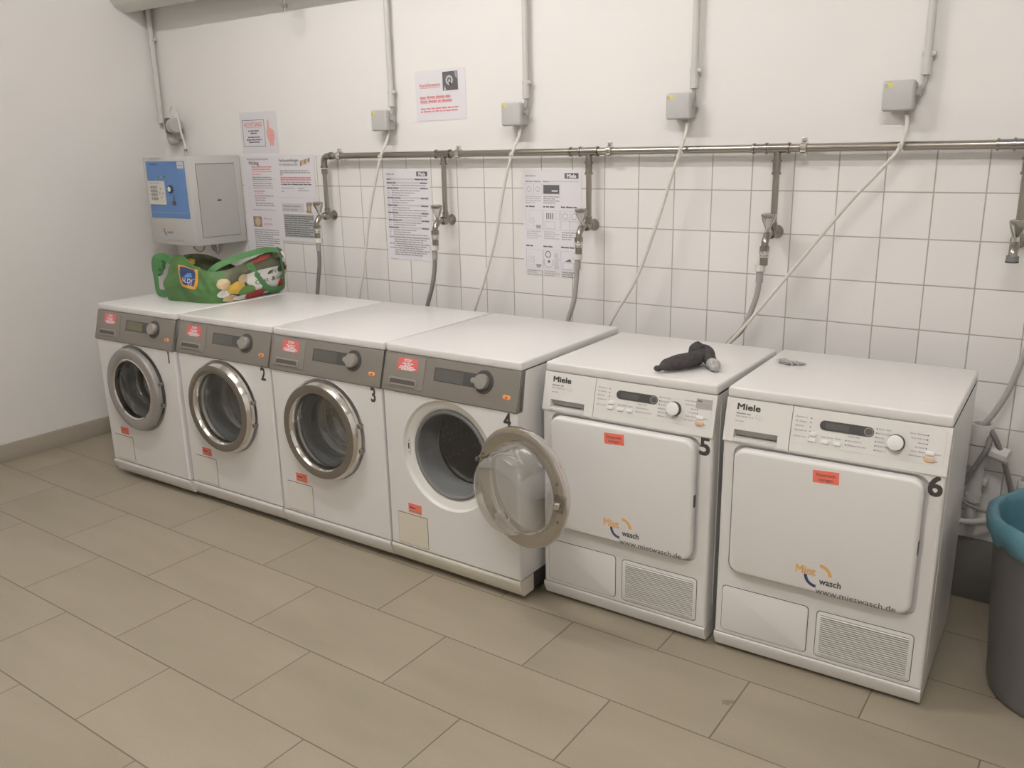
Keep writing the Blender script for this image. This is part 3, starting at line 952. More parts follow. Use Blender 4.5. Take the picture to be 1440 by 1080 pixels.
for i, dx in enumerate(DROPS):
    z1 = -0.06 if i == 0 else -0.018
    d = MB()
    d.cyl((dx, 0, z1), (dx, 0, 1.238 - PZ), 0.0112, 'pipe_steel', n=18)
    d.cyl((dx, 0, 1.236 - PZ), (dx, 0, 1.262 - PZ), 0.0140, 'chrome_dull', n=18)
    d.build('drop_pipe', t)
    if i:
        f = MB()
        f.cyl((dx - 0.042, 0, 0), (dx + 0.042, 0, 0), 0.0163, 'chrome_dull')
        for s in (-0.042, 0.036):
            f.cyl((dx + s, 0, 0), (dx + s + 0.006, 0, 0), 0.0195, 'chrome_dull')
        f.cyl((dx, 0, -0.042), (dx, 0, 0), 0.0125, 'chrome_dull')
        f.cyl((dx, 0, -0.046), (dx, 0, -0.038), 0.0165, 'chrome_dull')
        if i >= 2:
            f.cyl((dx, 0, -0.085), (dx, 0, -0.046), 0.0135, 'chrome_dull')
            f.cyl((dx, 0, -0.088), (dx, 0, -0.080), 0.0165, 'chrome_dull')
            f.cyl((dx - 0.082, 0, 0), (dx - 0.042, 0, 0), 0.0155, 'chrome_dull')
            f.cyl((dx - 0.086, 0, 0), (dx - 0.080, 0, 0), 0.0185, 'chrome_dull')
        f.build('tee_fitting', t)
for cx in (-0.984, -0.250, 0.498, 1.243):
    c = MB()
    MX = T(cx, 0, 0) @ Matrix.Rotation(pi / 2, 4, 'Y')
    c.lathe([(0.0145, -0.009), (0.0205, -0.010), (0.0225, -0.008), (0.0225, 0.008), (0.0205, 0.010), (0.0145, 0.009)], MX, 'chrome', n=28)
    c.box(cx - 0.009, cx + 0.009, -0.006, 0.006, 0.018, 0.034, 'chrome', bev=0.002)
    c.cyl((cx, -0.010, 0.027), (cx, 0.010, 0.027), 0.005, 'chrome', n=12)
    c.cyl((cx, 0.01, 0), (cx, 0.0445, 0), 0.005, 'chrome_dull', n=12)
    c.box(cx - 0.009, cx + 0.009, -0.004, 0.004, -0.030, -0.018, 'chrome', bev=0.002)
    c.build('pipe_clamp', t)

def tap(dx, label, hose=True, turn=0.0):
    t = thing('water_tap', label, 'tap', (dx, 0, 1.225), 0, 'angle taps on the water pipe')
    b = MB()
    b.cyl((0, PY + 0.012, 0.0), (0, -0.075, 0.0), 0.0125, 'chrome_dull', n=20)
    b.tube([(0, PY, 0.016), (0, PY, -0.004), (0, PY - 0.02, -0.006)], 0.0150, 'chrome_dull', n=18)
    b.cyl((0, -0.062, 0), (0, -0.076, 0), 0.0165, 'chrome_dull', n=6)
    b.tube([(0, -0.072, 0.002), (0, -0.098, -0.004), (0, -0.118, -0.024), (0, -0.122, -0.046)], [0.0125, 0.0140, 0.0125, 0.0125], 'chrome_dull', n=18)
    b.cyl((0, -0.095, 0.0), (0, -0.0985, 0.022), 0.0105, 'chrome', n=18)
    b.build('valve_body', t)
    fl = MB()
    fl.lathe([(0.0, -0.001), (0.024, 0.0), (0.023, 0.004), (0.016, 0.014), (0.0125, 0.028)], T(0, -0.001, 0) @ FRONT, 'chrome_dull', n=32)
    fl.cyl((0, -0.01, 0), (0, PY, 0), 0.0125, 'chrome_dull', n=18)
    fl.build('wall_flange', t)
    # three lobed chrome handle, flaring upwards
    h = MB()
    V, F = [], []
    rows = [(0.0, 0.010), (0.006, 0.0125), (0.030, 0.0215), (0.044, 0.0245), (0.050, 0.0235), (0.0515, 0.018)]
    n = 36
    for z, r in rows:
        for k in range(n):
            a = 2 * pi * k / n + turn
            q = r * (1 + 0.14 * min(1, z / 0.03) * cos(3 * a))
            V.append((q * cos(a), -0.0995 + q * sin(a) - z * 0.06, 0.020 + z))
    for i in range(len(rows) - 1):
        for k in range(n):
            F.append([i * n + k, i * n + (k + 1) % n, (i + 1) * n + (k + 1) % n, (i + 1) * n + k])
    F.append([(len(rows) - 1) * n + k for k in range(n)])
    h.add(V, F, 'handle_chrome')
    h.build('handle', t, sharp=50)
    c = MB()
    if hose:
        c.cyl((0, -0.122, -0.064), (0, -0.122, -0.040), 0.0175, 'chrome_dull', n=8)
        c.ball((0, -0.122, -0.062), 0.0175, 'chrome')
        c.cyl((0, -0.122, -0.106), (0, -0.122, -0.060), 0.0140, 'chrome_dull', n=20)
        c.cyl((0, -0.122, -0.079), (0, -0.122, -0.072), 0.0165, 'chrome', n=20)
        c.build('backflow_valve', t)
    else:
        c.cyl((0, -0.122, -0.052), (0, -0.122, -0.034), 0.0175, 'rubber_grey', n=20)
        c.cyl((0, -0.122, -0.054), (0, -0.122, -0.050), 0.0185, 'rubber_black', n=20)
        c.build('end_cap', t)
    return t

tap(DROPS[0], 'chrome tap at the left end of the pipe, beside the pinned up papers', turn=0.4)
tap(DROPS[1], 'chrome tap in front of the programme list sheet', turn=0.9)
tap(DROPS[2], 'chrome tap in front of the picture instruction sheet', turn=0.5)
tap(DROPS[3], 'chrome tap above dryer 5 feeding the bent pale hose', turn=0.2)
tap(DROPS[4], 'chrome tap at the right picture edge with no hose', hose=False, turn=0.5)

def hose(label, pts, mat, nut='nut_white', sleeve='hose_pale'):
    x, y, z = pts[0]
    t = thing('inlet_hose', label, 'hose', (x, y, z), 0, 'water inlet hoses')
    P = [(p[0] - x, p[1] - y, p[2] - z) for p in pts]
    MB().tube(P, 0.0098, mat, n=12).build('hose_tube', t)
    c = MB()
    c.cyl((0, 0, 0.0), (0, 0, 0.022), 0.0195, nut, n=10)
    c.build('union_nut', t)
    s = MB()
    s.cyl((0, 0, -0.040), (0, 0, 0.001), 0.0125, sleeve, r1=0.0125, n=16)
    s.build('crimp_sleeve', t)

hz = 1.098
hose('dark inlet hose hanging straight down from the leftmost tap', [(DROPS[0], -0.122, hz), (DROPS[0] - 0.002, -0.122, 1.0), (-1.118, -0.125, 0.90), (-1.130, -0.13, 0.80), (-1.13, -0.13, 0.62)], 'hose_grey')
hose('dark inlet hose hanging below the programme list sheet', [(DROPS[1] - 0.008, -0.122, hz), (-0.350, -0.122, 1.02), (-0.368, -0.125, 0.93), (-0.402, -0.13, 0.82), (-0.43, -0.13, 0.62)], 'hose_grey')
hose('grey inlet hose hanging below the picture instruction sheet', [(DROPS[2] - 0.006, -0.122, hz), (0.392, -0.122, 1.02), (0.382, -0.125, 0.93), (0.350, -0.13, 0.82), (0.32, -0.13, 0.62)], 'hose_pale')
hose('pale grey inlet hose curving left behind dryer 5', [(DROPS[3] - 0.012, -0.122, hz), (1.138, -0.122, 1.04), (1.127, -0.124, 0.985), (1.092, -0.128, 0.89), (1.036, -0.135, 0.82), (0.98, -0.14, 0.70)], 'hose_pale')

# ------------------------------------------------------------------ junction boxes, conduits, cables
def jbox(cx, label):
    t = thing('junction_box', label, 'junction box', (cx, 0, 1.665), 0, 'grey junction boxes on the wall')
    MB().box(-0.043, 0.043, -0.045, -0.0005, -0.043, 0.043, 'junction_side', bev=0.006).build('box_base', t)
    MB().box(-0.047, 0.047, -0.072, -0.045, -0.046, 0.046, 'junction_grey', bev=0.008, seg=3).build('box_cover', t)
    l = MB()
    l.rect(-0.040, 0.026, -0.018, 0.040, 0.0002, 'yellow_label', T(0, -0.072, 0) @ FRONT)
    l.disc(-0.036, 0.030, 0.006, 0.0006, 'junction_side', T(0, -0.072, 0) @ FRONT)
    tag(l.build('yellow_sticker', t), 'small yellow sticker in the corner')
    MB().cyl((0.024, -0.035, -0.058), (0.024, -0.035, -0.040), 0.010, 'junction_side', n=14).build('cable_gland', t)
    MB().cyl((0.040, -0.030, 0.004), (0.058, -0.030, 0.004), 0.010, 'junction_side', n=14).build('cable_gland', t)

def conduit(cx, label, zb=1.725):
    t = thing('conduit', label, 'conduit', (cx, 0, zb), 0, 'grey conduits running down the wall')
    p = MB()
    p.cyl((0, -0.022, 0.0), (0, -0.022, ZC - zb), 0.0125, 'conduit_grey', n=18)
    p.cyl((0, -0.022, 0.0), (0, -0.022, 0.05), 0.0150, 'conduit_grey', n=18)
    p.build('conduit_tube', t)
    for z in (0.062, 0.52, 1.1):
        c = MB()
        c.box(-0.017, 0.017, -0.028, -0.0005, z - 0.008, z + 0.008, 'conduit_grey', bev=0.003)
        c.box(0.014, 0.024, -0.026, -0.012, z - 0.006, z + 0.006, 'conduit_grey', bev=0.002)
        c.build('conduit_clip', t)
    b = MB()
    b.tube([(0, -0.022, 0.005), (0.001, -0.023, -0.018), (-0.008, -0.027, -0.040), (-0.030, -0.030, -0.054), (-0.044, -0.030, -0.056)], 0.0075, 'cable_grey', n=10)
    b.build('cable_bend', t)

for cx, px, lb, lc in ((-0.690, -0.650, 'grey junction box left of the red lettered notice', 'grey conduit above the leftmost junction box'),
                       (0.047, 0.093, 'grey junction box right of the red lettered notice', 'grey conduit just right of the red lettered notice'),
                       (0.786, 0.826, 'grey junction box above dryer 5, left of its tap', 'grey conduit above the junction box of dryer 5'),
                       (1.530, 1.596, 'grey junction box farthest right with the diagonal cable', 'grey conduit farthest right on the back wall')):
    jbox(cx, lb)
    o = conduit(px, lc)

def cable(label, pts, r=0.0062, mat='cable_white', tie=None):
    m = MB()
    m.tube(pts, r, mat, n=10)
    if tie:
        m.cyl((tie[0] - 0.004, tie[1], tie[2]), (tie[0] + 0.004, tie[1] - 0.001, tie[2] + 0.006), r * 1.5, mat, n=10)
        m.cyl((tie[0], tie[1], tie[2]), (tie[0] + 0.012, tie[1] - 0.004, tie[2] - 0.014), 0.002, mat, n=6)
    return tag(m.build('power_cable'), label, 'cable', 'power cables down to the machines')

cable('white cable from the leftmost junction box to behind washer 3', [(-0.666, -0.035, 1.610), (-0.668, -0.05, 1.57), (-0.680, -0.085, 1.50), (-0.715, -0.098, 1.37), (-0.754, -0.10, 1.248), (-0.805, -0.10, 1.04), (-0.852, -0.11, 0.841), (-0.90, -0.12, 0.62)], tie=(-0.680, -0.085, 1.503))
cable('white cable from the second junction box to behind washer 4', [(0.071, -0.035, 1.610), (0.071, -0.05, 1.57), (0.058, -0.085, 1.50), (0.020, -0.098, 1.35), (-0.018, -0.10, 1.177), (-0.082, -0.10, 0.995), (-0.146, -0.11, 0.828), (-0.22, -0.12, 0.62)], tie=(0.058, -0.085, 1.503))
cable('white cable from the third junction box to behind dryer 5', [(0.810, -0.035, 1.610), (0.812, -0.05, 1.57), (0.808, -0.085, 1.51), (0.780, -0.098, 1.41), (0.733, -0.10, 1.259), (0.650, -0.10, 1.04), (0.548, -0.11, 0.863), (0.45, -0.12, 0.66)], tie=(0.808, -0.085, 1.513))
cable('white cable running diagonally left from the rightmost junction box', [(1.554, -0.035, 1.610), (1.560, -0.05, 1.57), (1.553, -0.085, 1.508), (1.500, -0.098, 1.434), (1.409, -0.10, 1.325), (1.214, -0.12, 1.055), (1.080, -0.148, 0.870), (0.99, -0.155, 0.76), (0.93, -0.16, 0.64)], tie=(1.553, -0.085, 1.510))

# ------------------------------------------------------------------ overhead duct
t = thing('overhead_pipe', 'thick grey white pipe under the ceiling at the left', 'pipe', (XL, -0.138, 2.386))
MB().cyl((0.0, 0, 0), (6.0, 0, 0), 0.098, 'duct_paint', n=48).build('pipe_run', t)
c = MB()
cx = 1.285
c.lathe([(0.098, -0.012), (0.103, -0.012), (0.103, 0.012), (0.098, 0.012)], T(cx, 0, 0) @ Matrix.Rotation(pi / 2, 4, 'Y'), 'pipe_steel', n=40)
c.box(cx - 0.014, cx + 0.014, -0.012, 0.012, -0.142, -0.100, 'pipe_steel', bev=0.003)
c.cyl((cx, 0, -0.215), (cx, 0, -0.110), 0.007, 'pipe_steel', n=12)
c.cyl((cx, 0, -0.200), (cx, 0, -0.185), 0.014, 'chrome_dull', n=6)
c.cyl((cx, 0, 0.10), (cx, 0, ZC - 2.386), 0.006, 'pipe_steel', n=10)
c.build('hanger', t)

# conduit, socket and plug above the coin box
t = thing('conduit', 'grey conduit in the left corner down to the wall socket', 'conduit', (-2.432, 0, 1.71), 0, 'grey conduits running down the wall')
p = MB()
p.cyl((0, -0.024, 0), (0, -0.024, ZC - 1.71), 0.0150, 'conduit_grey', n=18)
p.build('conduit_tube', t)
c = MB()
c.box(-0.020, 0.020, -0.030, -0.0005, 0.44, 0.456, 'conduit_grey', bev=0.003)
c.box(0.016, 0.026, -0.026, -0.010, 0.441, 0.455, 'conduit_grey', bev=0.002)
c.build('conduit_clip', t)
t = thing('wall_socket', 'small grey wall socket with dark lid above the coin box', 'socket', (-2.318, 0, 1.662))
s = MB()
s.box(-0.048, 0.040, -0.050, -0.0005, -0.045, 0.055, 'socket_grey', bev=0.010, seg=3)
s.ball((-0.004, -0.035, -0.048), 0.036, 'socket_grey', sx=0.95, sy=0.8, sz=0.85)
s.build('socket_body', t)
s = MB()
s.prism(rrect(-0.010, -0.040, 0.030, 0.046, 0.014, 4), 0, 0.018, 'socket_dark', T(-0.012, -0.050, 0.026) @ FRONT, bev=0.003)
tag(s.build('socket_lid', t), 'dark hinged lid')
t = thing('power_plug', 'pale grey plug with a looped cord above the coin box', 'plug', (-2.240, -0.06, 1.688))
s = MB()
s.tube([(-0.034, 0, 0.0), (0.0, -0.012, 0.002), (0.026, -0.020, 0.0)], [0.040, 0.042, 0.034], 'socket_grey', n=20)
for q in (-0.010, 0.006):
    s.cyl((q, -0.040, 0.010), (q + 0.008, -0.048, 0.010), 0.0045, 'socket_dark', n=8)
s.build('plug_body', t)
MB().tube([(-0.026, -0.005, 0.030), (-0.036, -0.005, 0.070), (-0.018, -0.008, 0.100), (0.020, -0.012, 0.088), (0.058, -0.025, 0.034), (0.105, -0.05, -0.030), (0.175, -0.085, -0.090), (0.202, -0.10, -0.128)], 0.0055, 'cable_white', n=10).build('cord', t)

# ------------------------------------------------------------------ coin box
BX0, BX1, BD, BZ0, BZ1 = -2.205, -1.797, 0.320, 1.066, 1.526
t = thing('coin_box', 'grey wall mounted pay box with blue front above the green bag', 'coin box', (BX0, 0, BZ0))
bw, bh = BX1 - BX0, BZ1 - BZ0
MB().box(0, bw, -BD, -0.0005, 0, bh, 'box_grey', bev=0.006, seg=2).build('housing', t)
SIDE = Matrix(((0, 0, 1, 0), (1, 0, 0, 0), (0, 1, 0, 0), (0, 0, 0, 1)))      # local x -> +y, y -> z, z -> +x
d = MB()
SM = T(bw, 0, 0) @ SIDE
d.rect(-0.283, 0.041, -0.043, 0.420, 0.0002, 'joint_dark', SM)
d.rect(-0.281, 0.043, -0.045, 0.417, 0.0006, 'box_panel', SM, t=0.0015)
side = d.build('side_door', t)
k = MB()
k.prism(rrect(-0.172, 0.226, -0.146, 0.234, 0.003, 3), 0.002, 0.003, 'rubber_black', SM)
k.build('keyhole', side)
FB = T(0, -BD, 0) @ FRONT
p = MB()
p.rect(0.032, 0.142, 0.370, 0.435, 0.0002, 'panel_blue', FB, t=0.002)
p.rect(0.308, 0.398, 0.364, 0.432, 0.0024, 'ink_pale', FB)
p.words(0.315, 0.410, 0.355, 0.010, 0.0028, 'ink_grey', FB, 90)
p.words(0.060, 0.418, 0.140, 0.007, 0.0024, 'blue_print', FB, 91)
for q in (0.13, 0.16, 0.185):
    p.disc(q, 0.355, 0.008, 0.0024, 'fruit_green' if q != 0.16 else 'stain_yellow', FB)
p.rect(0.036, 0.170, 0.366, 0.1715, 0.0024, 'box_panel', FB)
panel = p.build('front_panel', t)
tag(panel, 'blue front panel')
kp = MB()
kp.rect(0.036, 0.212, 0.182, 0.335, 0.0024, 'keypad_cream', FB, t=0.005)
for i in range(3):
    for j in range(4):
        kp.rect(0.060 + i * 0.021, 0.236 + j * 0.020, 0.076 + i * 0.021, 0.250 + j * 0.020, 0.0076, 'ink_grey', FB, t=0.002)
for q, r in ((0.150, 0.295), (0.164, 0.270), (0.138, 0.272), (0.150, 0.250)):
    kp.disc(q, r, 0.007, 0.0076, 'ink_green_grey', FB)
kp.words(0.055, 0.322, 0.150, 0.006, 0.0076, 'ink_grey', FB, 93)
tag(kp.build('keypad', panel), 'cream keypad')
lk = MB()
lk.lathe([(0.0, 0.0), (0.021, 0.0), (0.020, 0.008), (0.013, 0.009), (0.0, 0.011)], FB @ T(0.232, 0.293, 0.002), 'panel_dark', n=24)
lk.disc(0.232, 0.293, 0.013, 0.0125, 'ink_white', FB)
lk.build('lock', panel)
sl = MB()
sl.rect(0.246, 0.218, 0.256, 0.262, 0.0024, 'slot_shadow', FB)
sl.rect(0.236, 0.212, 0.262, 0.230, 0.0024, 'slot_shadow', FB, t=0.003)
sl.build('coin_slot', panel)
lo = MB()
lo.text('Miet', 0.030, 0.105, 0.088, 0.0004, 'button_pale_orange', FB)
lo.ring(0.165, 0.082, 0.036, 0.044, 175, 235, 0.0004, 'ink_dark', FB)
lo.text('wasch', 0.022, 0.150, 0.060, 0.0004, 'text_grey', FB)
lo.text('www.mietwasch.de', 0.018, 0.150, 0.020, 0.0004, 'ink_grey', FB)
lo.words(0.07, 0.446, 0.17, 0.008, 0.0004, 'ink_grey', FB, 94)
lo.build('logo', t)
gl = MB()
gl.cyl((0.167, -0.16, bh), (0.167, -0.16, bh + 0.022), 0.012, 'socket_grey', n=12)
gl.cyl((0.167, -0.16, bh + 0.02), (0.167, -0.16, bh + 0.036), 0.009, 'chrome_dull', n=12)
gl.build('cable_gland', t)
wr = MB()
for x0, x1, dp in ((0.12, 0.225, 0.055), (0.285, 0.385, 0.050), (0.30, 0.37, 0.060), (0.315, 0.36, 0.055)):
    wr.tube([(x0, -0.15, 0.004), (x0 + 0.01, -0.15, -dp * 0.7), ((x0 + x1) / 2, -0.15, -dp), (x1 - 0.01, -0.15, -dp * 0.7), (x1, -0.15, 0.004)], 0.0042, 'cable_grey', n=8)
tag(wr.build('wiring', t), 'loops of grey wiring below the box')

# ------------------------------------------------------------------ papers on the wall
def sheet(label, x0, x1, z0, z1, depth, rot=0.0, group=None, mat='paper'):
    """returns the mesh builder and a frame whose origin is the top left corner, x right, y up (negative is down)"""
    m = MB()
    w_, h_ = x1 - x0, z1 - z0
    M = FRONT
    m.rect(0, -h_, w_, 0, 0.0, mat, M, t=0.0006)
    def done():
        o = m.build('notice_sheet', None, loc=(x0, -depth, z1), smooth=False)
        o.rotation_euler = (0, radians(rot), 0)
        return tag(o, label, 'notice', group or 'printed sheets taped to the wall')
    return m, M, done
H1 = 0.0009

# red hand and ACHTUNG
m, M, done = sheet('warning sheet reading ACHTUNG with a red pointing hand', -1.772, -1.478, 1.530, 1.741, -0.0050, mat='paper_cool')
fx0, fx1, fy0, fy1 = 0.018, 0.192, -0.174, -0.042
for a in ((fx0, fy1, fx1, fy1 + 0.0025), (fx0, fy0, fx1, fy0 + 0.0025), (fx0, fy0, fx0 + 0.0025, fy1), (fx1, fy0, fx1 + 0.0025, fy1 + 0.0025)):
    m.rect(*a, H1, 'ink_dark', M)
m.text('ACHTUNG', 0.029, 0.105, -0.072, H1, 'ink_red', M, align='CENTER', bold=0.0006)
m.rect(0.040, -0.0785, 0.170, -0.0765, H1, 'ink_red', M)
for i, (wd, yy) in enumerate(((0.085, -0.098), (0.05, -0.110), (0.095, -0.130), (0.125, -0.143), (0.09, -0.155))):
    m.words(0.105 - wd / 2, yy, 0.105 + wd / 2, 0.009, H1, 'ink_dark', M, 100 + i)
m.flat([(0.219, -0.080), (0.219, -0.045), (0.226, -0.038), (0.232, -0.045), (0.233, -0.082), (0.252, -0.085), (0.268, -0.100), (0.271, -0.128), (0.262, -0.150), (0.258, -0.172), (0.228, -0.172), (0.224, -0.150), (0.212, -0.130), (0.207, -0.100)], H1, 'ink_pink', M)
for yy in (-0.105, -0.122, -0.138):
    m.rect(0.236, yy, 0.262, yy + 0.002, H1 + 0.0004, 'ink_red', M)
done()

# narrow text sheets beside the coin box
m, M, done = sheet('white text sheet right beside the coin box, below the pointing hand', -1.776, -1.498, 1.218, 1.519, 0.0018)
m.text('Anleitung Waschmaschine', 0.0165, 0.040, -0.022, H1, 'ink_dark', M)
m.text('Wichtig', 0.026, 0.052, -0.046, H1, 'ink_black', M, bold=0.0004)
for i, (yy, xa, xb, c_) in enumerate(((-0.060, 0.075, 0.235, 'ink_red'), (-0.072, 0.075, 0.225, 'ink_red'), (-0.084, 0.075, 0.235, 'ink_pink'), (-0.098, 0.07, 0.15, 'ink_pink'),
        (-0.114, 0.072, 0.225, 'ink_grey'), (-0.124, 0.072, 0.235, 'ink_grey'), (-0.134, 0.072, 0.220, 'ink_light'), (-0.146, 0.072, 0.235, 'ink_grey'), (-0.157, 0.072, 0.232, 'ink_grey'), (-0.168, 0.072, 0.235, 'ink_light'),
        (-0.186, 0.075, 0.17, 'ink_red'), (-0.196, 0.075, 0.150, 'ink_pink'), (-0.210, 0.075, 0.230, 'ink_grey'), (-0.221, 0.08, 0.17, 'ink_red'), (-0.233, 0.08, 0.16, 'ink_grey'),
        (-0.249, 0.08, 0.225, 'ink_grey'), (-0.260, 0.08, 0.235, 'ink_grey'), (-0.284, 0.05, 0.24, 'ink_light'))):
    m.words(xa, yy, xb, 0.0085, H1, c_, M, 120 + i)
for yy in (-0.13, -0.17, -0.20, -0.245):
    m.ring(0.040, yy, 0.010, 0.012, 0, 300, H1, 'ink_pale', M)
done()
m, M, done = sheet('white sheet with a brown photo and red words, hanging lowest beside the bag', -1.784, -1.500, 0.990, 1.222, 0.0012)
m.rect(0.055, -0.075, 0.125, -0.020, H1, 'ink_brown', M)
m.ring(0.092, -0.047, 0.0, 0.022, 0, 360, H1 + 0.0004, 'ink_tan', M)
m.text('Bitte nur', 0.019, 0.140, -0.036, H1, 'ink_red', M)
m.text('beachten', 0.019, 0.140, -0.064, H1, 'ink_red', M)
for i in range(11):
    m.words(0.055, -0.094 - i * 0.0115, 0.255 - (0.05 if i % 4 == 3 else 0), 0.0085, H1, 'ink_grey', M, 150 + i)
done()
m, M, done = sheet('white letter sheet with a small golden picture, left of the first tap', -1.498, -1.216, 1.308, 1.521, 0.0026)
m.text('Fachausstellungen', 0.021, 0.020, -0.034, H1, 'ink_dark', M, bold=0.0002)
m.text('im Gemeinschaft', 0.021, 0.020, -0.054, H1, 'ink_dark', M)
for q in range(5):
    m.flat([(0.178 + 0.015 * q, -0.055 + 0.005 * q), (0.190 + 0.015 * q, -0.058 + 0.004 * q), (0.196 + 0.015 * q, -0.026 + 0.003 * q), (0.182 + 0.015 * q, -0.032 + 0.003 * q)], H1, 'ink_tan' if q % 2 else 'ink_brown', M)
for i, (yy, xb, c_) in enumerate(((-0.082, 0.235, 'ink_grey'), (-0.092, 0.250, 'ink_grey'), (-0.102, 0.04, 'ink_grey'), (-0.116, 0.250, 'ink_red'), (-0.127, 0.252, 'ink_red'), (-0.140, 0.250, 'ink_grey'), (-0.151, 0.252, 'ink_dark'), (-0.170, 0.12, 'ink_light'))):
    m.words(0.022, yy, xb, 0.0085, H1, c_, M, 170 + i, under=c_ == 'ink_red')
m.words(0.15, -0.170, 0.20, 0.007, H1, 'ink_grey', M, 180); m.words(0.15, -0.181, 0.23, 0.007, H1, 'ink_grey', M, 181); m.words(0.022, -0.186, 0.04, 0.007, H1, 'ink_grey', M, 182)
done()
m, M, done = sheet('white sheet with a grey text block and a tap picture, below the letter', -1.512, -1.226, 1.080, 1.306, 0.0030)
m.rect(0.030, -0.074, 0.195, -0.030, H1, 'ink_pale', M)
m.text('Wasserhahn schliessen', 0.0145, 0.034, -0.048, H1 + 0.0004, 'ink_dark', M)
m.text('nach dem Waschen', 0.0145, 0.034, -0.066, H1 + 0.0004, 'ink_dark', M)
m.flat([(0.215, -0.030), (0.225, -0.022), (0.262, -0.022), (0.262, -0.038), (0.252, -0.042), (0.252, -0.070), (0.262, -0.078), (0.225, -0.078), (0.205, -0.068), (0.220, -0.064)], H1, 'ink_brown', M)
m.rect(0.230, -0.064, 0.243, -0.042, H1 + 0.0004, 'ink_tan', M)
m.rect(0.034, -0.205, 0.268, -0.084, H1, 'ink_green_grey', M)
for i in range(10):
    m.words(0.040, -0.098 - i * 0.0112, 0.262 - (0.03 if i % 3 == 2 else 0), 0.0075, H1 + 0.0004, 'ink_dark', M, 190 + i)
done()

# red lettered notice high on the wall
m, M, done = sheet('white notice with red lettering and a dark photo, high on the wall', -0.526, -0.240, 1.655, 1.868, -0.0050, rot=-0.7)
ph = (0.160, -0.090, 0.245, -0.012)
m.rect(*ph, H1, 'ink_dark', M)
m.ring(0.198, -0.048, 0.012, 0.020, 0, 360, H1 + 0.0004, 'ink_light', M)
m.flat([(0.190, -0.055), (0.206, -0.055), (0.212, -0.075), (0.200, -0.040)], H1 + 0.0008, 'ink_pale', M)
m.flat([(0.165, -0.088), (0.180, -0.088), (0.172, -0.070)], H1 + 0.0006, 'ink_light', M)
m.flat([(0.228, -0.014), (0.243, -0.014), (0.243, -0.045), (0.232, -0.035)], H1 + 0.0006, 'ink_grey', M)
m.text('Kurzinformation', 0.0205, 0.026, -0.068, H1, 'ink_red', M, bold=0.0003, sx=0.88)
m.rect(0.026, -0.0745, 0.145, -0.0725, H1, 'ink_red', M)
for i, (yy, xb) in enumerate(((-0.117, 0.200), (-0.134, 0.208))):
    m.words(0.026, yy, xb, 0.0125, H1, 'ink_red', M, 210 + i, under=True)
for i, (yy, xb) in enumerate(((-0.164, 0.245), (-0.176, 0.238))):
    m.words(0.026, yy, xb, 0.0095, H1, 'ink_red', M, 214 + i)
done()

def miele_tag(m, M, x0, y0, w_, h_):
    m.rect(x0, y0, x0 + w_, y0 + h_, H1, 'ink_dark', M)
    m.text('Miele', h_ * 0.98, x0 + w_ / 2, y0 + h_ * 0.16, H1 + 0.0004, 'ink_white', M, align='CENTER', bold=0.0006, sx=0.95)

m, M, done = sheet('white programme list sheet of printed lines behind the second tap', -0.738, -0.460, 1.028, 1.448, 0.0012, rot=0.3)
m.words(0.012, -0.026, 0.060, 0.008, H1, 'ink_grey', M, 220)
miele_tag(m, M, 0.200, -0.032, 0.066, 0.021)
m.rect(0.012, -0.050, 0.268, -0.041, H1, 'ink_pale', M); m.words(0.014, -0.049, 0.04, 0.008, H1 + 0.0004, 'ink_dark', M, 221); m.words(0.190, -0.049, 0.266, 0.008, H1 + 0.0004, 'ink_dark', M, 222)
y_ = -0.066
for s_, n_ in enumerate((2, 4, 3, 3, 3, 3, 4)):
    m.rect(0.012, y_ - 0.001, 0.268, y_ + 0.0085, H1, 'ink_pale', M)
    m.words(0.013, y_, 0.075 + 0.01 * (s_ % 3), 0.0085, H1 + 0.0004, 'ink_dark', M, 230 + s_)
    m.words(0.222, y_, 0.266, 0.0085, H1 + 0.0004, 'ink_dark', M, 240 + s_)
    for j in range(n_ - 1):
        y_ -= 0.0105
        m.words(0.013, y_, 0.030, 0.006, H1, 'ink_light', M, 250 + s_ * 7 + j)
        m.words(0.042, y_, 0.255 - 0.035 * ((s_ + j) % 4), 0.0075, H1, 'ink_grey', M, 300 + s_ * 7 + j)
    y_ -= 0.0135
m.rect(0.012, y_ - 0.001, 0.268, y_ + 0.0085, H1, 'ink_pale', M)
for j in range(9):
    m.words(0.013 if j in (0, 3, 5) else 0.045, y_, 0.045 if False else 0.264 - 0.02 * (j % 3), 0.0078, H1 + 0.0004, 'ink_grey', M, 400 + j)
    y_ -= 0.0102
m.words(0.013, y_ - 0.012, 0.07, 0.006, H1, 'ink_light', M, 420)
done()

m, M, done = sheet('white picture instruction sheet with line drawings behind the third tap', 0.058, 0.344, 1.024, 1.441, 0.0012, rot=0.2)
m.words(0.012, -0.026, 0.062, 0.008, H1, 'ink_grey', M, 430)
miele_tag(m, M, 0.206, -0.034, 0.066, 0.022)
def frame(x0, y0, x1, y1, c_='ink_light', q=0.0011):
    for a in ((x0, y1 - q, x1, y1), (x0, y0, x1, y0 + q), (x0, y0, x0 + q, y1), (x1 - q, y0, x1, y1)):
        m.rect(*a, H1, c_, M)
C3 = (0.012, 0.100, 0.188)
m.words(0.012, -0.049, 0.090, 0.008, H1, 'ink_grey', M, 431); m.words(0.100, -0.049, 0.136, 0.008, H1, 'ink_grey', M, 432); m.rect(0.138, -0.048, 0.272, -0.043, H1, 'ink_pale', M)
frame(0.012, -0.098, 0.053, -0.056); frame(0.053, -0.098, 0.094, -0.056)
for cx_ in (0.031, 0.074):
    m.ring(cx_, -0.078, 0.0095, 0.0115, 0, 360, H1, 'ink_grey', M)
m.rect(0.074, -0.086, 0.076, -0.074, H1, 'ink_grey', M)
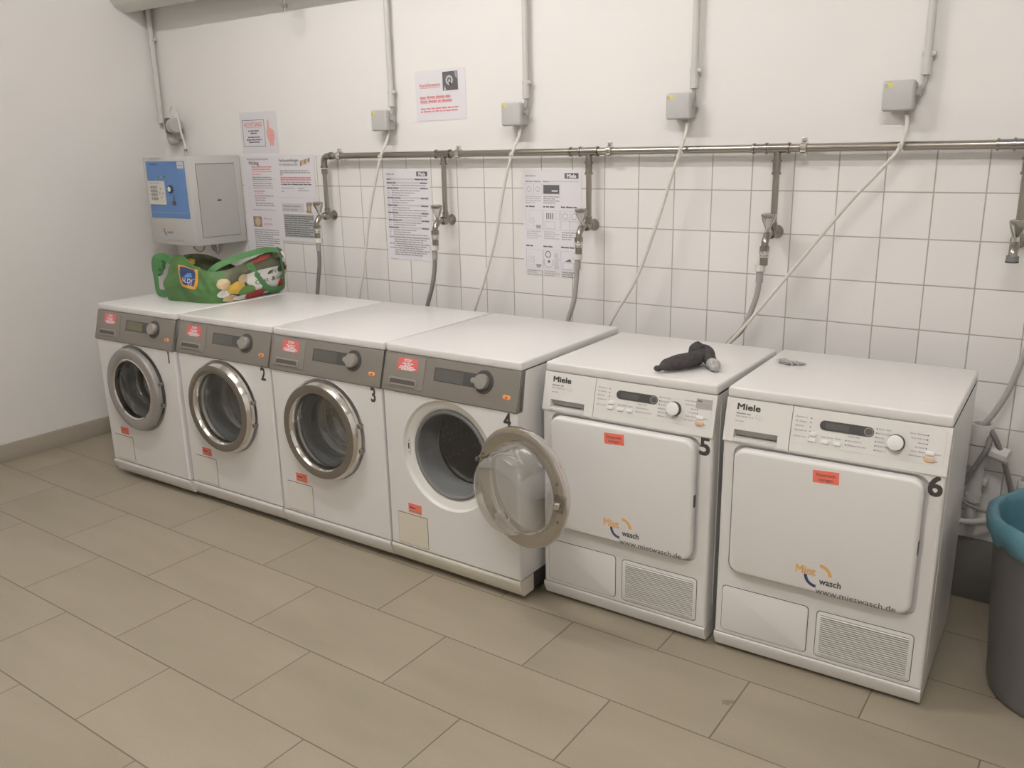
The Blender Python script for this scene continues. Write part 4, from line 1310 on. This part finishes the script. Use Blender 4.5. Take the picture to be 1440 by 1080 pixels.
m.rect(0.102, -0.096, 0.180, -0.060, H1, 'ink_dark', M); m.rect(0.143, -0.087, 0.172, -0.081, H1 + 0.0004, 'ink_pale', M)
frame(0.099, -0.098, 0.183, -0.056)
for j in range(4):
    m.words(0.013, -0.110 - j * 0.0085, 0.09 - 0.03 * (j == 3), 0.0065, H1, 'ink_light', M, 440 + j)
    m.words(0.102, -0.110 - j * 0.0085, 0.18 - 0.02 * (j % 2), 0.0065, H1, 'ink_grey', M, 444 + j)
for r_, (yt, yb_) in enumerate(((-0.152, -0.250), (-0.317, -0.418 + 0.0))):
    yb_ = yt - 0.096
    for c_i, x_ in enumerate(C3):
        m.words(x_, yt, x_ + (0.045, 0.056, 0.076)[c_i] - 0.01 * r_, 0.0085, H1, 'ink_dark', M, 450 + r_ * 3 + c_i)
        frame(x_, yb_ + 0.004, x_ + 0.084, yt - 0.012)
        for j in range(4 if r_ == 0 else 3):
            m.words(x_ + 0.004, yb_ - 0.007 - j * 0.0092, x_ + 0.080 - 0.022 * ((j + c_i) % 2), 0.0065, H1, 'ink_light' if c_i < 2 else 'ink_grey', M, 460 + r_ * 20 + c_i * 5 + j)
    # little machines, baskets, dials
    ym = (yt + yb_) / 2 - 0.004
    frame(0.022, ym - 0.028, 0.054, ym + 0.010, 'ink_light'); m.ring(0.040, ym - 0.006, 0.008, 0.0095, 0, 360, H1, 'ink_grey', M); m.ring(0.034, ym + 0.022, 0.007, 0.008, 0, 300, H1, 'ink_light', M)
    m.flat([(0.062, ym - 0.022), (0.090, ym - 0.022), (0.086, ym - 0.036), (0.066, ym - 0.036)], H1, 'ink_grey', M)
    if r_ == 0:
        for q in range(4):
            m.rect(0.116 + q * 0.010, ym + 0.004, 0.120 + q * 0.010, ym + 0.030, H1, 'ink_dark', M)
        frame(0.108, ym - 0.036, 0.160, ym - 0.006, 'ink_grey'); frame(0.162, ym + 0.004, 0.182, ym + 0.030, 'ink_light')
        for q in (0.209, 0.252):
            m.ring(q, ym + 0.018, 0.011, 0.013, 0, 360, H1, 'ink_grey', M)
        frame(0.188, ym - 0.002, 0.272, ym - 0.001); frame(0.230, ym - 0.04, 0.231, ym + 0.034)
    else:
        m.ring(0.124, ym + 0.022, 0.011, 0.0145, 0, 360, H1, 'ink_dark', M)
        m.ring(0.126, ym - 0.010, 0.022, 0.0245, 150, 390, H1, 'ink_grey', M); m.disc(0.128, ym - 0.008, 0.006, H1, 'ink_dark', M)
        m.flat([(0.160, ym - 0.038), (0.164, ym + 0.010), (0.158, ym + 0.012), (0.164, ym + 0.030), (0.172, ym + 0.030), (0.174, ym + 0.008), (0.182, ym + 0.004), (0.175, ym - 0.004), (0.177, ym - 0.038)], H1, 'ink_pale', M)
        m.rect(0.156, ym - 0.036, 0.158, ym + 0.03, H1, 'ink_grey', M)
        frame(0.198, ym - 0.036, 0.250, ym - 0.008, 'ink_grey'); m.flat([(0.206, ym - 0.004), (0.232, ym + 0.008), (0.240, ym - 0.004)], H1, 'ink_dark', M)
done()

# ------------------------------------------------------------------ green shopping bag on machine 1
LIDZ = 0.861
BOT = [(-1.548, -0.690), (-1.430, -0.680), (-1.320, -0.668), (-1.235, -0.628), (-1.226, -0.530), (-1.240, -0.390), (-1.240, -0.270), (-1.330, -0.250), (-1.430, -0.260), (-1.520, -0.320), (-1.548, -0.450), (-1.552, -0.590)]
TOP = [(-1.522, -0.665, 1.035), (-1.440, -0.672, 1.082), (-1.350, -0.655, 1.030), (-1.265, -0.612, 1.004), (-1.228, -0.520, 1.022), (-1.224, -0.390, 1.058), (-1.230, -0.270, 1.074), (-1.320, -0.275, 1.015), (-1.420, -0.320, 0.975), (-1.490, -0.380, 1.010), (-1.522, -0.480, 1.058), (-1.532, -0.590, 1.066)]
NB = len(BOT)

def loop_at(P, t):
    t = (t % 1.0) * NB
    i = int(t); f = t - i
    q = [Vector(P[(i + k) % NB]) for k in (-1, 0, 1, 2)]
    return 0.5 * ((2 * q[1]) + (-q[0] + q[2]) * f + (2 * q[0] - 5 * q[1] + 4 * q[2] - q[3]) * f * f + (-q[0] + 3 * q[1] - 3 * q[2] + q[3]) * f ** 3)

def bag_pt(t, v, off=0.0):
    b = loop_at([(p[0], p[1], LIDZ) for p in BOT], t)
    a = loop_at(TOP, t)
    p = b.lerp(a, v)
    c = Vector((-1.41, -0.46, p.z))
    d = (p - c); d.z = 0; d.normalize()
    bulge = 0.022 * sin(pi * min(1, v * 1.05)) + 0.016 * noise.noise(Vector((t * 15, v * 3.0, 0.3))) * min(1, v * 5) + 0.007 * noise.noise(Vector((t * 42, v * 7.0, 2.3))) * min(1, v * 5)
    return p + d * (bulge + off)

NT, NV = 120, 16
m = MB()
V, F1, F2 = [], [], []
for j in range(NV + 1):
    for i in range(NT):
        V.append(bag_pt(i / NT, j / NV))
for j in range(NV):
    for i in range(NT):
        k = (i + 1) % NT
        (F2 if 3.4 / NB < (i + .5) / NT < 7.0 / NB else F1).append([j * NT + i, j * NT + k, (j + 1) * NT + k, (j + 1) * NT + i])
m.add(V, F1, 'bag_green'); m.add(V, F2, 'bag_side')
VI = [bag_pt(i / NT, j / NV, -0.003) for j in range(NV + 1) for i in range(NT)]
m.add(VI, [[q[0], q[3], q[2], q[1]] for q in F1 + F2], 'bag_side')
m.add([V[NV * NT + i] for i in range(NT)] + [VI[NV * NT + i] for i in range(NT)], [[i, (i + 1) % NT, NT + (i + 1) % NT, NT + i] for i in range(NT)], 'bag_strap')
m.add([(p[0], p[1], LIDZ + 0.001) for p in BOT], [list(range(NB))], 'bag_green')
bag = thing('shopping_bag', 'slumped green shopping bag with fruit print lying on machine 1', 'bag', (-1.41, -0.46, LIDZ))
def bag_local(mb):
    mb.v = [(p[0] + 1.41, p[1] + 0.46, p[2] - LIDZ) for p in mb.v]
    return mb
bag_local(m).build('bag_body', bag, sharp=60)

def patch(mb, poly, mat, off, n=7):
    """polygon in (t, v) bag coordinates laid on the bag, finely subdivided as a fan"""
    cx = sum(p[0] for p in poly) / len(poly); cy = sum(p[1] for p in poly) / len(poly)
    E_ = []
    for i in range(len(poly)):
        a, b = poly[i], poly[(i + 1) % len(poly)]
        for k in range(3):
            E_.append((a[0] + (b[0] - a[0]) * k / 3, a[1] + (b[1] - a[1]) * k / 3))
    V = [bag_pt(cx, cy, off)]
    for r in range(1, n + 1):
        for p in E_:
            V.append(bag_pt(cx + (p[0] - cx) * r / n, cy + (p[1] - cy) * r / n, off))
    k = len(E_); F = []
    for i in range(k):
        F.append([0, 1 + i, 1 + (i + 1) % k])
    for r in range(n - 1):
        for i in range(k):
            F.append([1 + r * k + i, 1 + (r + 1) * k + i, 1 + (r + 1) * k + (i + 1) % k, 1 + r * k + (i + 1) % k])
    mb.add(V, F, mat)

def blob(t0, v0, rt, rv, seed, n=14):
    rr = random.Random(seed)
    return [(t0 + rt * cos(2 * pi * k / n) * rr.uniform(.85, 1.15), v0 + rv * sin(2 * pi * k / n) * rr.uniform(.85, 1.15)) for k in range(n)]

# station index -> t is index / NB
def st_(i): return i / NB
pr = MB()
patch(pr, [(st_(4.8), 0.06), (st_(6.3), 0.04), (st_(6.45), 0.62), (st_(4.05), 0.70), (st_(4.35), 0.42)], 'bag_white', 0.0022)
for i, (ti, v, rt, rv, mt) in enumerate(((3.30, 0.62, .30, .16, 'fruit_mushroom'), (3.45, 0.42, .26, .14, 'fruit_mushroom'), (3.25, 0.28, .30, .13, 'bag_white'), (3.85, 0.40, .40, .18, 'fruit_lemon'), (3.55, 0.12, .40, .10, 'fruit_mushroom'),
                                        (4.25, 0.24, .32, .15, 'fruit_green'), (4.10, 0.08, .42, .07, 'bag_white'), (4.65, 0.10, .45, .11, 'fruit_red'), (4.15, 0.62, .22, .12, 'fruit_mushroom'), (5.9, 0.20, .30, .14, 'fruit_red'), (6.2, 0.45, .2, .2, 'fruit_mushroom'), (5.0, 0.92, .4, .06, 'fruit_red'))):
    patch(pr, blob(st_(ti), v, rt / NB, rv, i), mt, 0.0030 + i * 0.0004)
for i, (ti, v, rt, rv, mt) in enumerate(((11.4, 0.90, .35, .09, 'fruit_orange'), (10.8, 0.80, .4, .10, 'fruit_lemon'))):
    patch(pr, blob(st_(ti), v, rt / NB, rv, i + 40), mt, -0.0070)
def tv(x, y):
    return bag_pt(st_(4.55) + x / NB, y, 0.0040)
wp = MB()
wp.text('Frisches', 0.15, 0.75, 0.50, 0, 'text_grey', sx=2.3, fn=tv)
wp.text('Obst & Gemüse', 0.15, 0.05, 0.34, 0, 'text_grey', sx=1.95, fn=tv)
bag_local(pr)
tag(pr.build('printed_side', bag, sharp=60), 'side print of lemons, mushrooms and tomatoes')
bag_local(wp)
tag(wp.build('printed_words', bag, sharp=60), 'dark words Obst & Gemüse on the white print')
sh = MB()
S0, S1, VB, VT = st_(1.08), st_(2.14), 0.36, 0.80
patch(sh, [(S0 + 0.006, VB + .07), (S0 + 0.014, VB), (S1 - 0.014, VB + .03), (S1 - 0.006, VB + 0.12), (S1, VT + 0.14), (S0, VT)], 'bag_orange', 0.0030)
patch(sh, [(S0 + 0.017, VB + .11), (S0 + 0.023, VB + 0.065), (S1 - 0.023, VB + .095), (S1 - 0.017, VB + 0.15), (S1 - 0.013, VT + 0.11), (S0 + 0.013, VT - 0.01)], 'bag_blue', 0.0042)
def tv2(x, y): return bag_pt(S0 + x, y + x * 0.75, 0.0056)
sh.text('ALDI', 0.15, 0.022, VB + 0.11, 0, 'bag_white', sx=0.125, fn=tv2)
sh.text('SÜD', 0.08, 0.046, VB + 0.045, 0, 'bag_white', sx=0.11, fn=tv2)
patch(sh, [(S0 + 0.030, 0.60), (S1 - 0.030, 0.66), (S1 - 0.028, 0.78), (S0 + 0.045, 0.73)], 'panel_blue', 0.0052)
bag_local(sh)
tag(sh.build('logo', bag, sharp=60), 'blue shield logo with orange border')

def strap(name, pts, w_=0.030, label=None):
    mb = MB()
    mb.tube(pts, w_ / 2 * 1.08, 'bag_strap', n=12, smooth=10, flat=0.10, up=(0.3, -1, 0.2))
    bag_local(mb)
    o = mb.build(name, bag, sharp=60)
    if label: tag(o, label)
strap('handle', [(-1.560, -0.640, 1.040), (-1.600, -0.655, 1.060), (-1.650, -0.665, 1.052), (-1.668, -0.668, 1.02), (-1.660, -0.670, 0.95), (-1.655, -0.672, 0.90), (-1.640, -0.672, 0.886), (-1.595, -0.672, 0.886), (-1.550, -0.680, 0.900)], 0.034, 'green strap hanging down at the left')
strap('handle', [(-1.330, -0.640, 0.960), (-1.285, -0.600, 1.020), (-1.255, -0.520, 1.052), (-1.225, -0.420, 1.074), (-1.208, -0.330, 1.080), (-1.200, -0.285, 1.06), (-1.200, -0.275, 1.00), (-1.205, -0.268, 0.92), (-1.203, -0.280, 0.892), (-1.203, -0.330, 0.886), (-1.206, -0.380, 0.905), (-1.212, -0.430, 0.97), (-1.222, -0.455, 1.03)], 0.030, 'green strap arched over and looped at the right')
kn = MB()
kn.ball((-1.650, -0.650, 1.022), 0.030, 'bag_strap', sx=1.2, sy=0.8, sz=1.35, rough=0.35, seed=3)
kn.ball((-1.655, -0.655, 0.985), 0.020, 'bag_strap', sx=1.2, sy=0.8, sz=1.0, rough=0.35, seed=5)
bag_local(kn)
kn.build('knot', bag)
cr = MB()
cr.ball((-1.225, -0.285, 1.050), 0.036, 'bag_side', sx=0.9, sy=0.9, sz=0.9, rough=0.45, seed=8)
cr.ball((-1.212, -0.262, 1.040), 0.022, 'bag_white', sx=0.7, sy=0.8, sz=1.1, rough=0.4, seed=9)
bag_local(cr)
cr.build('crumpled_corner', bag)

# ------------------------------------------------------------------ sock, lint
m = MB()
SZ = 0.8525
pts = [(1.046, -0.712, SZ + 0.012), (1.062, -0.690, SZ + 0.020), (1.085, -0.655, SZ + 0.024), (1.108, -0.610, SZ + 0.026), (1.118, -0.575, SZ + 0.032), (1.112, -0.548, SZ + 0.036), (1.126, -0.545, SZ + 0.034), (1.150, -0.572, SZ + 0.024), (1.172, -0.600, SZ + 0.017)]
m.tube(pts, [0.008, 0.022, 0.027, 0.027, 0.024, 0.030, 0.029, 0.022, 0.016], 'sock_black', n=18, flat=0.9)
m.ball((1.104, -0.560, SZ + 0.034), 0.033, 'sock_black', sx=0.95, sy=0.9, sz=1.05, rough=0.2, seed=2)
m.ball((1.043, -0.715, SZ + 0.011), 0.012, 'sock_black', sx=1.2, sz=0.8)
sock = tag(m.build('sock'), 'crumpled black sock with grey toe lying on dryer 5', 'sock')
m = MB()
m.tube([(1.164, -0.592, SZ + 0.018), (1.180, -0.608, SZ + 0.017), (1.192, -0.622, SZ + 0.016), (1.198, -0.630, SZ + 0.015)], [0.0165, 0.0195, 0.0165, 0.007], 'sock_grey', n=16)
tag(m.build('sock_toe', sock), 'pale grey toe')
m = MB()
for i, (bx, by, r, sx, sy) in enumerate(((1.330, -0.402, 0.014, 1.1, .8), (1.352, -0.410, 0.011, 1.4, .9), (1.372, -0.398, 0.010, 1.6, .8), (1.343, -0.392, 0.009, 1.0, 1.2), (1.388, -0.392, 0.006, 2.0, .8))):
    m.ball((bx, by, 0.850 + r * 0.45), r, 'lint_grey', sx=sx, sy=sy, sz=0.55, rough=0.9, seed=i * 3 + 1)
tag(m.build('lint_tuft'), 'small grey tuft of lint lying on dryer 6', 'lint')

# gum spot on the floor
m = MB()
def spot(cx, cy, r, sd, mt='gum_stain'):
    rr = random.Random(sd)
    m.prism([(cx + r * cos(2 * pi * k / 12) * rr.uniform(.6, 1.3), cy + r * sin(2 * pi * k / 12) * rr.uniform(.6, 1.3)) for k in range(12)], 0.0, 0.0012, mt)
spot(1.424, -1.016, 0.012, 1); spot(1.437, -1.004, 0.009, 2)
tag(m.build('gum_spot'), 'small dark gum spot trodden onto the floor tile below dryer 6', 'stain')

# ------------------------------------------------------------------ bin
t = thing('waste_bin', 'tall dark grey waste bin with a teal liner at the right edge', 'bin', (2.205, -0.470, 0))
m = MB()
m.lathe([(0.0, 0.0), (0.180, 0.0), (0.190, 0.006), (0.196, 0.03), (0.229, 0.515), (0.233, 0.525), (0.227, 0.525), (0.190, 0.04), (0.0, 0.03)], Matrix.Identity(4), 'bin_grey', n=64)
m.build('bin_body', t)
m = MB()
prof = [(0.236, 0.462), (0.243, 0.470), (0.250, 0.500), (0.250, 0.524), (0.242, 0.537), (0.232, 0.540), (0.222, 0.532), (0.215, 0.510), (0.203, 0.40), (0.192, 0.25), (0.18, 0.12), (0.0, 0.10)]
n = 96
V, F = [], []
for i in range(n):
    a = 2 * pi * i / n
    for k, (r, h) in enumerate(prof):
        w_ = 0.010 * noise.noise(Vector((cos(a) * 3.2, sin(a) * 3.2, k * 0.35)))
        hh = h + (0.016 * noise.noise(Vector((cos(a) * 6, sin(a) * 6, 4.0))) if k < 2 else 0.004 * noise.noise(Vector((cos(a) * 4, sin(a) * 4, k))))
        if k >= 7: w_ *= 0.7
        if r == 0: w_ = 0
        V.append(((r + w_) * cos(a), (r + w_) * sin(a), hh))
k_ = len(prof)
for i in range(n):
    j = (i + 1) % n
    for q in range(k_ - 1):
        F.append([i * k_ + q, j * k_ + q, j * k_ + q + 1, i * k_ + q + 1])
m.add(V, F, 'liner_teal')
tag(m.build('bin_liner', t, sharp=80), 'teal plastic liner folded over the rim')

# ------------------------------------------------------------------ drain fittings behind dryer 6
t = thing('drain_pipe', 'white plastic drain standpipe on the wall behind dryer 6', 'drain', (1.876, -0.060, 0.26))
m = MB()
m.cyl((0, 0, 0.06), (0, 0, 0.14), 0.017, 'white_pvc', n=20)
m.cyl((0, 0, 0.13), (0.0, 0, 0.255), 0.023, 'white_pvc', n=20)
m.cyl((0, 0, 0.245), (0, 0, 0.315), 0.030, 'white_pvc', n=24)
m.cyl((0, 0, 0.12), (0, 0, 0.145), 0.027, 'white_pvc', n=20)
m.tube([(0, 0, 0.07), (0, 0.008, 0.045), (0, 0.030, 0.03), (0, 0.052, 0.03)], 0.017, 'white_pvc', n=16)
m.box(-0.020, 0.034, 0.01, 0.0585, 0.170, 0.190, 'white_pvc', bev=0.003)
m.build('standpipe', t)
m = MB()
m.lathe([(0.024, 0.312), (0.036, 0.320), (0.037, 0.350), (0.037, 0.372), (0.034, 0.385), (0.026, 0.385), (0.024, 0.33)], Matrix.Identity(4), 'white_pvc', n=28)
m.build('funnel_collar', t)
m = MB()
m.cyl((0.036, -0.010, 0.300), (0.088, -0.022, 0.292), 0.026, 'white_pvc', n=10)
m.cyl((0.010, 0.0, 0.300), (0.04, -0.010, 0.300), 0.020, 'hose_grey', n=16)
tag(m.build('side_cap', t), 'white screw cap')
def drain(label, pts, r, mat):
    m = MB(); m.tube(pts, r, mat, n=12)
    tag(m.build('drain_hose'), label, 'hose', 'hoses at the drain behind dryer 6')
drain('grey drain hose arching from the right edge into the standpipe', [(1.99, -0.06, 1.00), (1.966, -0.06, 0.885), (1.940, -0.06, 0.776), (1.910, -0.06, 0.695), (1.882, -0.06, 0.640), (1.876, -0.06, 0.60)], 0.0095, 'cable_grey')
drain('dark hose slanting down left from the standpipe towards dryer 6', [(1.905, -0.075, 0.615), (1.905, -0.110, 0.585), (1.888, -0.12, 0.540), (1.862, -0.12, 0.480), (1.835, -0.12, 0.42)], 0.0085, 'hose_grey')
drain('dark hose slanting down right from the standpipe behind the bin', [(1.903, -0.072, 0.630), (1.915, -0.085, 0.618), (1.940, -0.085, 0.570), (1.965, -0.08, 0.500), (1.984, -0.07, 0.430), (2.0, -0.06, 0.33)], 0.0085, 'hose_grey')
drain('thin pale cable sagging near the floor behind the bin', [(1.84, -0.08, 0.385), (1.88, -0.08, 0.365), (1.945, -0.08, 0.360), (2.03, -0.07, 0.40)], 0.0045, 'cable_grey')
drain('thick pale hose sagging low behind the bin', [(1.82, -0.10, 0.33), (1.86, -0.10, 0.315), (1.93, -0.09, 0.335), (2.02, -0.07, 0.42)], 0.010, 'white_pvc')
t = thing('drain_plate', 'white plastic fitting on the wall above the bin rim', 'drain', (2.05, 0, 0.44))
m = MB()
m.box(-0.055, 0.055, -0.045, -0.0005, -0.025, 0.025, 'white_pvc', bev=0.008)
m.build('fitting_body', t)
m = MB()
m.cyl((-0.030, -0.030, 0.02), (-0.030, -0.030, 0.045), 0.016, 'white_pvc', n=14)
m.build('fitting_nozzle', t)

# ------------------------------------------------------------------ camera
P = dict(yaw=0.6187, pitch=0.2675, roll=-0.0209, f=1209.25)
cyw, syw, cp, sp = cos(P['yaw']), sin(P['yaw']), cos(P['pitch']), sin(P['pitch'])
fwd = Vector((-syw * cp, cyw * cp, -sp))
right = Vector((cyw, syw, 0))
up = right.cross(fwd)
r2 = right * cos(P['roll']) + up * sin(P['roll'])
u2 = -right * sin(P['roll']) + up * cos(P['roll'])
cam = bpy.data.cameras.new('camera')
cam.sensor_width = 36
cam.lens = P['f'] / 1440 * 36
cam.clip_start = 0.05
co = bpy.data.objects.new('camera', cam)
COL.objects.link(co)
co.matrix_world = Matrix(((r2.x, u2.x, -fwd.x, 2.1696), (r2.y, u2.y, -fwd.y, -3.0800), (r2.z, u2.z, -fwd.z, 1.5304), (0, 0, 0, 1)))
scene.camera = co

# ------------------------------------------------------------------ light
def tube_mat(power, length, r, col):
    m = bpy.data.materials.new('lamp_tube')
    m.use_nodes = True
    b = m.node_tree.nodes['Principled BSDF']
    b.inputs['Base Color'].default_value = (0.8, 0.8, 0.8, 1)
    b.inputs['Emission Color'].default_value = (*col, 1)
    b.inputs['Emission Strength'].default_value = power / (pi * 2 * pi * r * length)
    MATS['lamp_tube'] = m
LAMP_W = 88.0
tube_mat(LAMP_W, 1.2, 0.013, (1.0, 0.963, 0.938))
principled('lamp_housing', (0.75, 0.74, 0.72), 0.5)
for lx, ly, lb in ((-0.30, -1.80, 'bare fluorescent lamp on the ceiling above the washers, out of view'), (1.95, -2.75, 'bare fluorescent lamp on the ceiling behind the viewer, out of view')):
    t = thing('fluorescent_lamp', lb, 'lamp', (lx, ly, 3.16), 0, 'fluorescent lamps on the ceiling')
    MB().box(-0.64, 0.64, -0.03, 0.03, 0.03, 0.19, 'lamp_housing', bev=0.004).build('lamp_housing', t)
    m = MB()
    m.cyl((-0.60, 0, 0), (0.60, 0, 0), 0.013, 'lamp_tube', n=8)
    m.build('lamp_tube', t)
    for sx_ in (-1, 1):
        MB().box(sx_ * 0.62 - 0.02, sx_ * 0.62 + 0.02, -0.02, 0.02, -0.02, 0.032, 'lamp_housing', bev=0.003).build('tube_holder', t)

wd = bpy.data.worlds.new('world')
wd.use_nodes = True
wd.node_tree.nodes['Background'].inputs[0].default_value = (0.9, 0.88, 0.85, 1)
wd.node_tree.nodes['Background'].inputs[1].default_value = 0.0
scene.world = wd

vs = scene.view_settings
vs.view_transform = 'Standard'
vs.look = 'None'
vs.exposure = 0.0
vs.gamma = 1.0
vs.use_curve_mapping = False
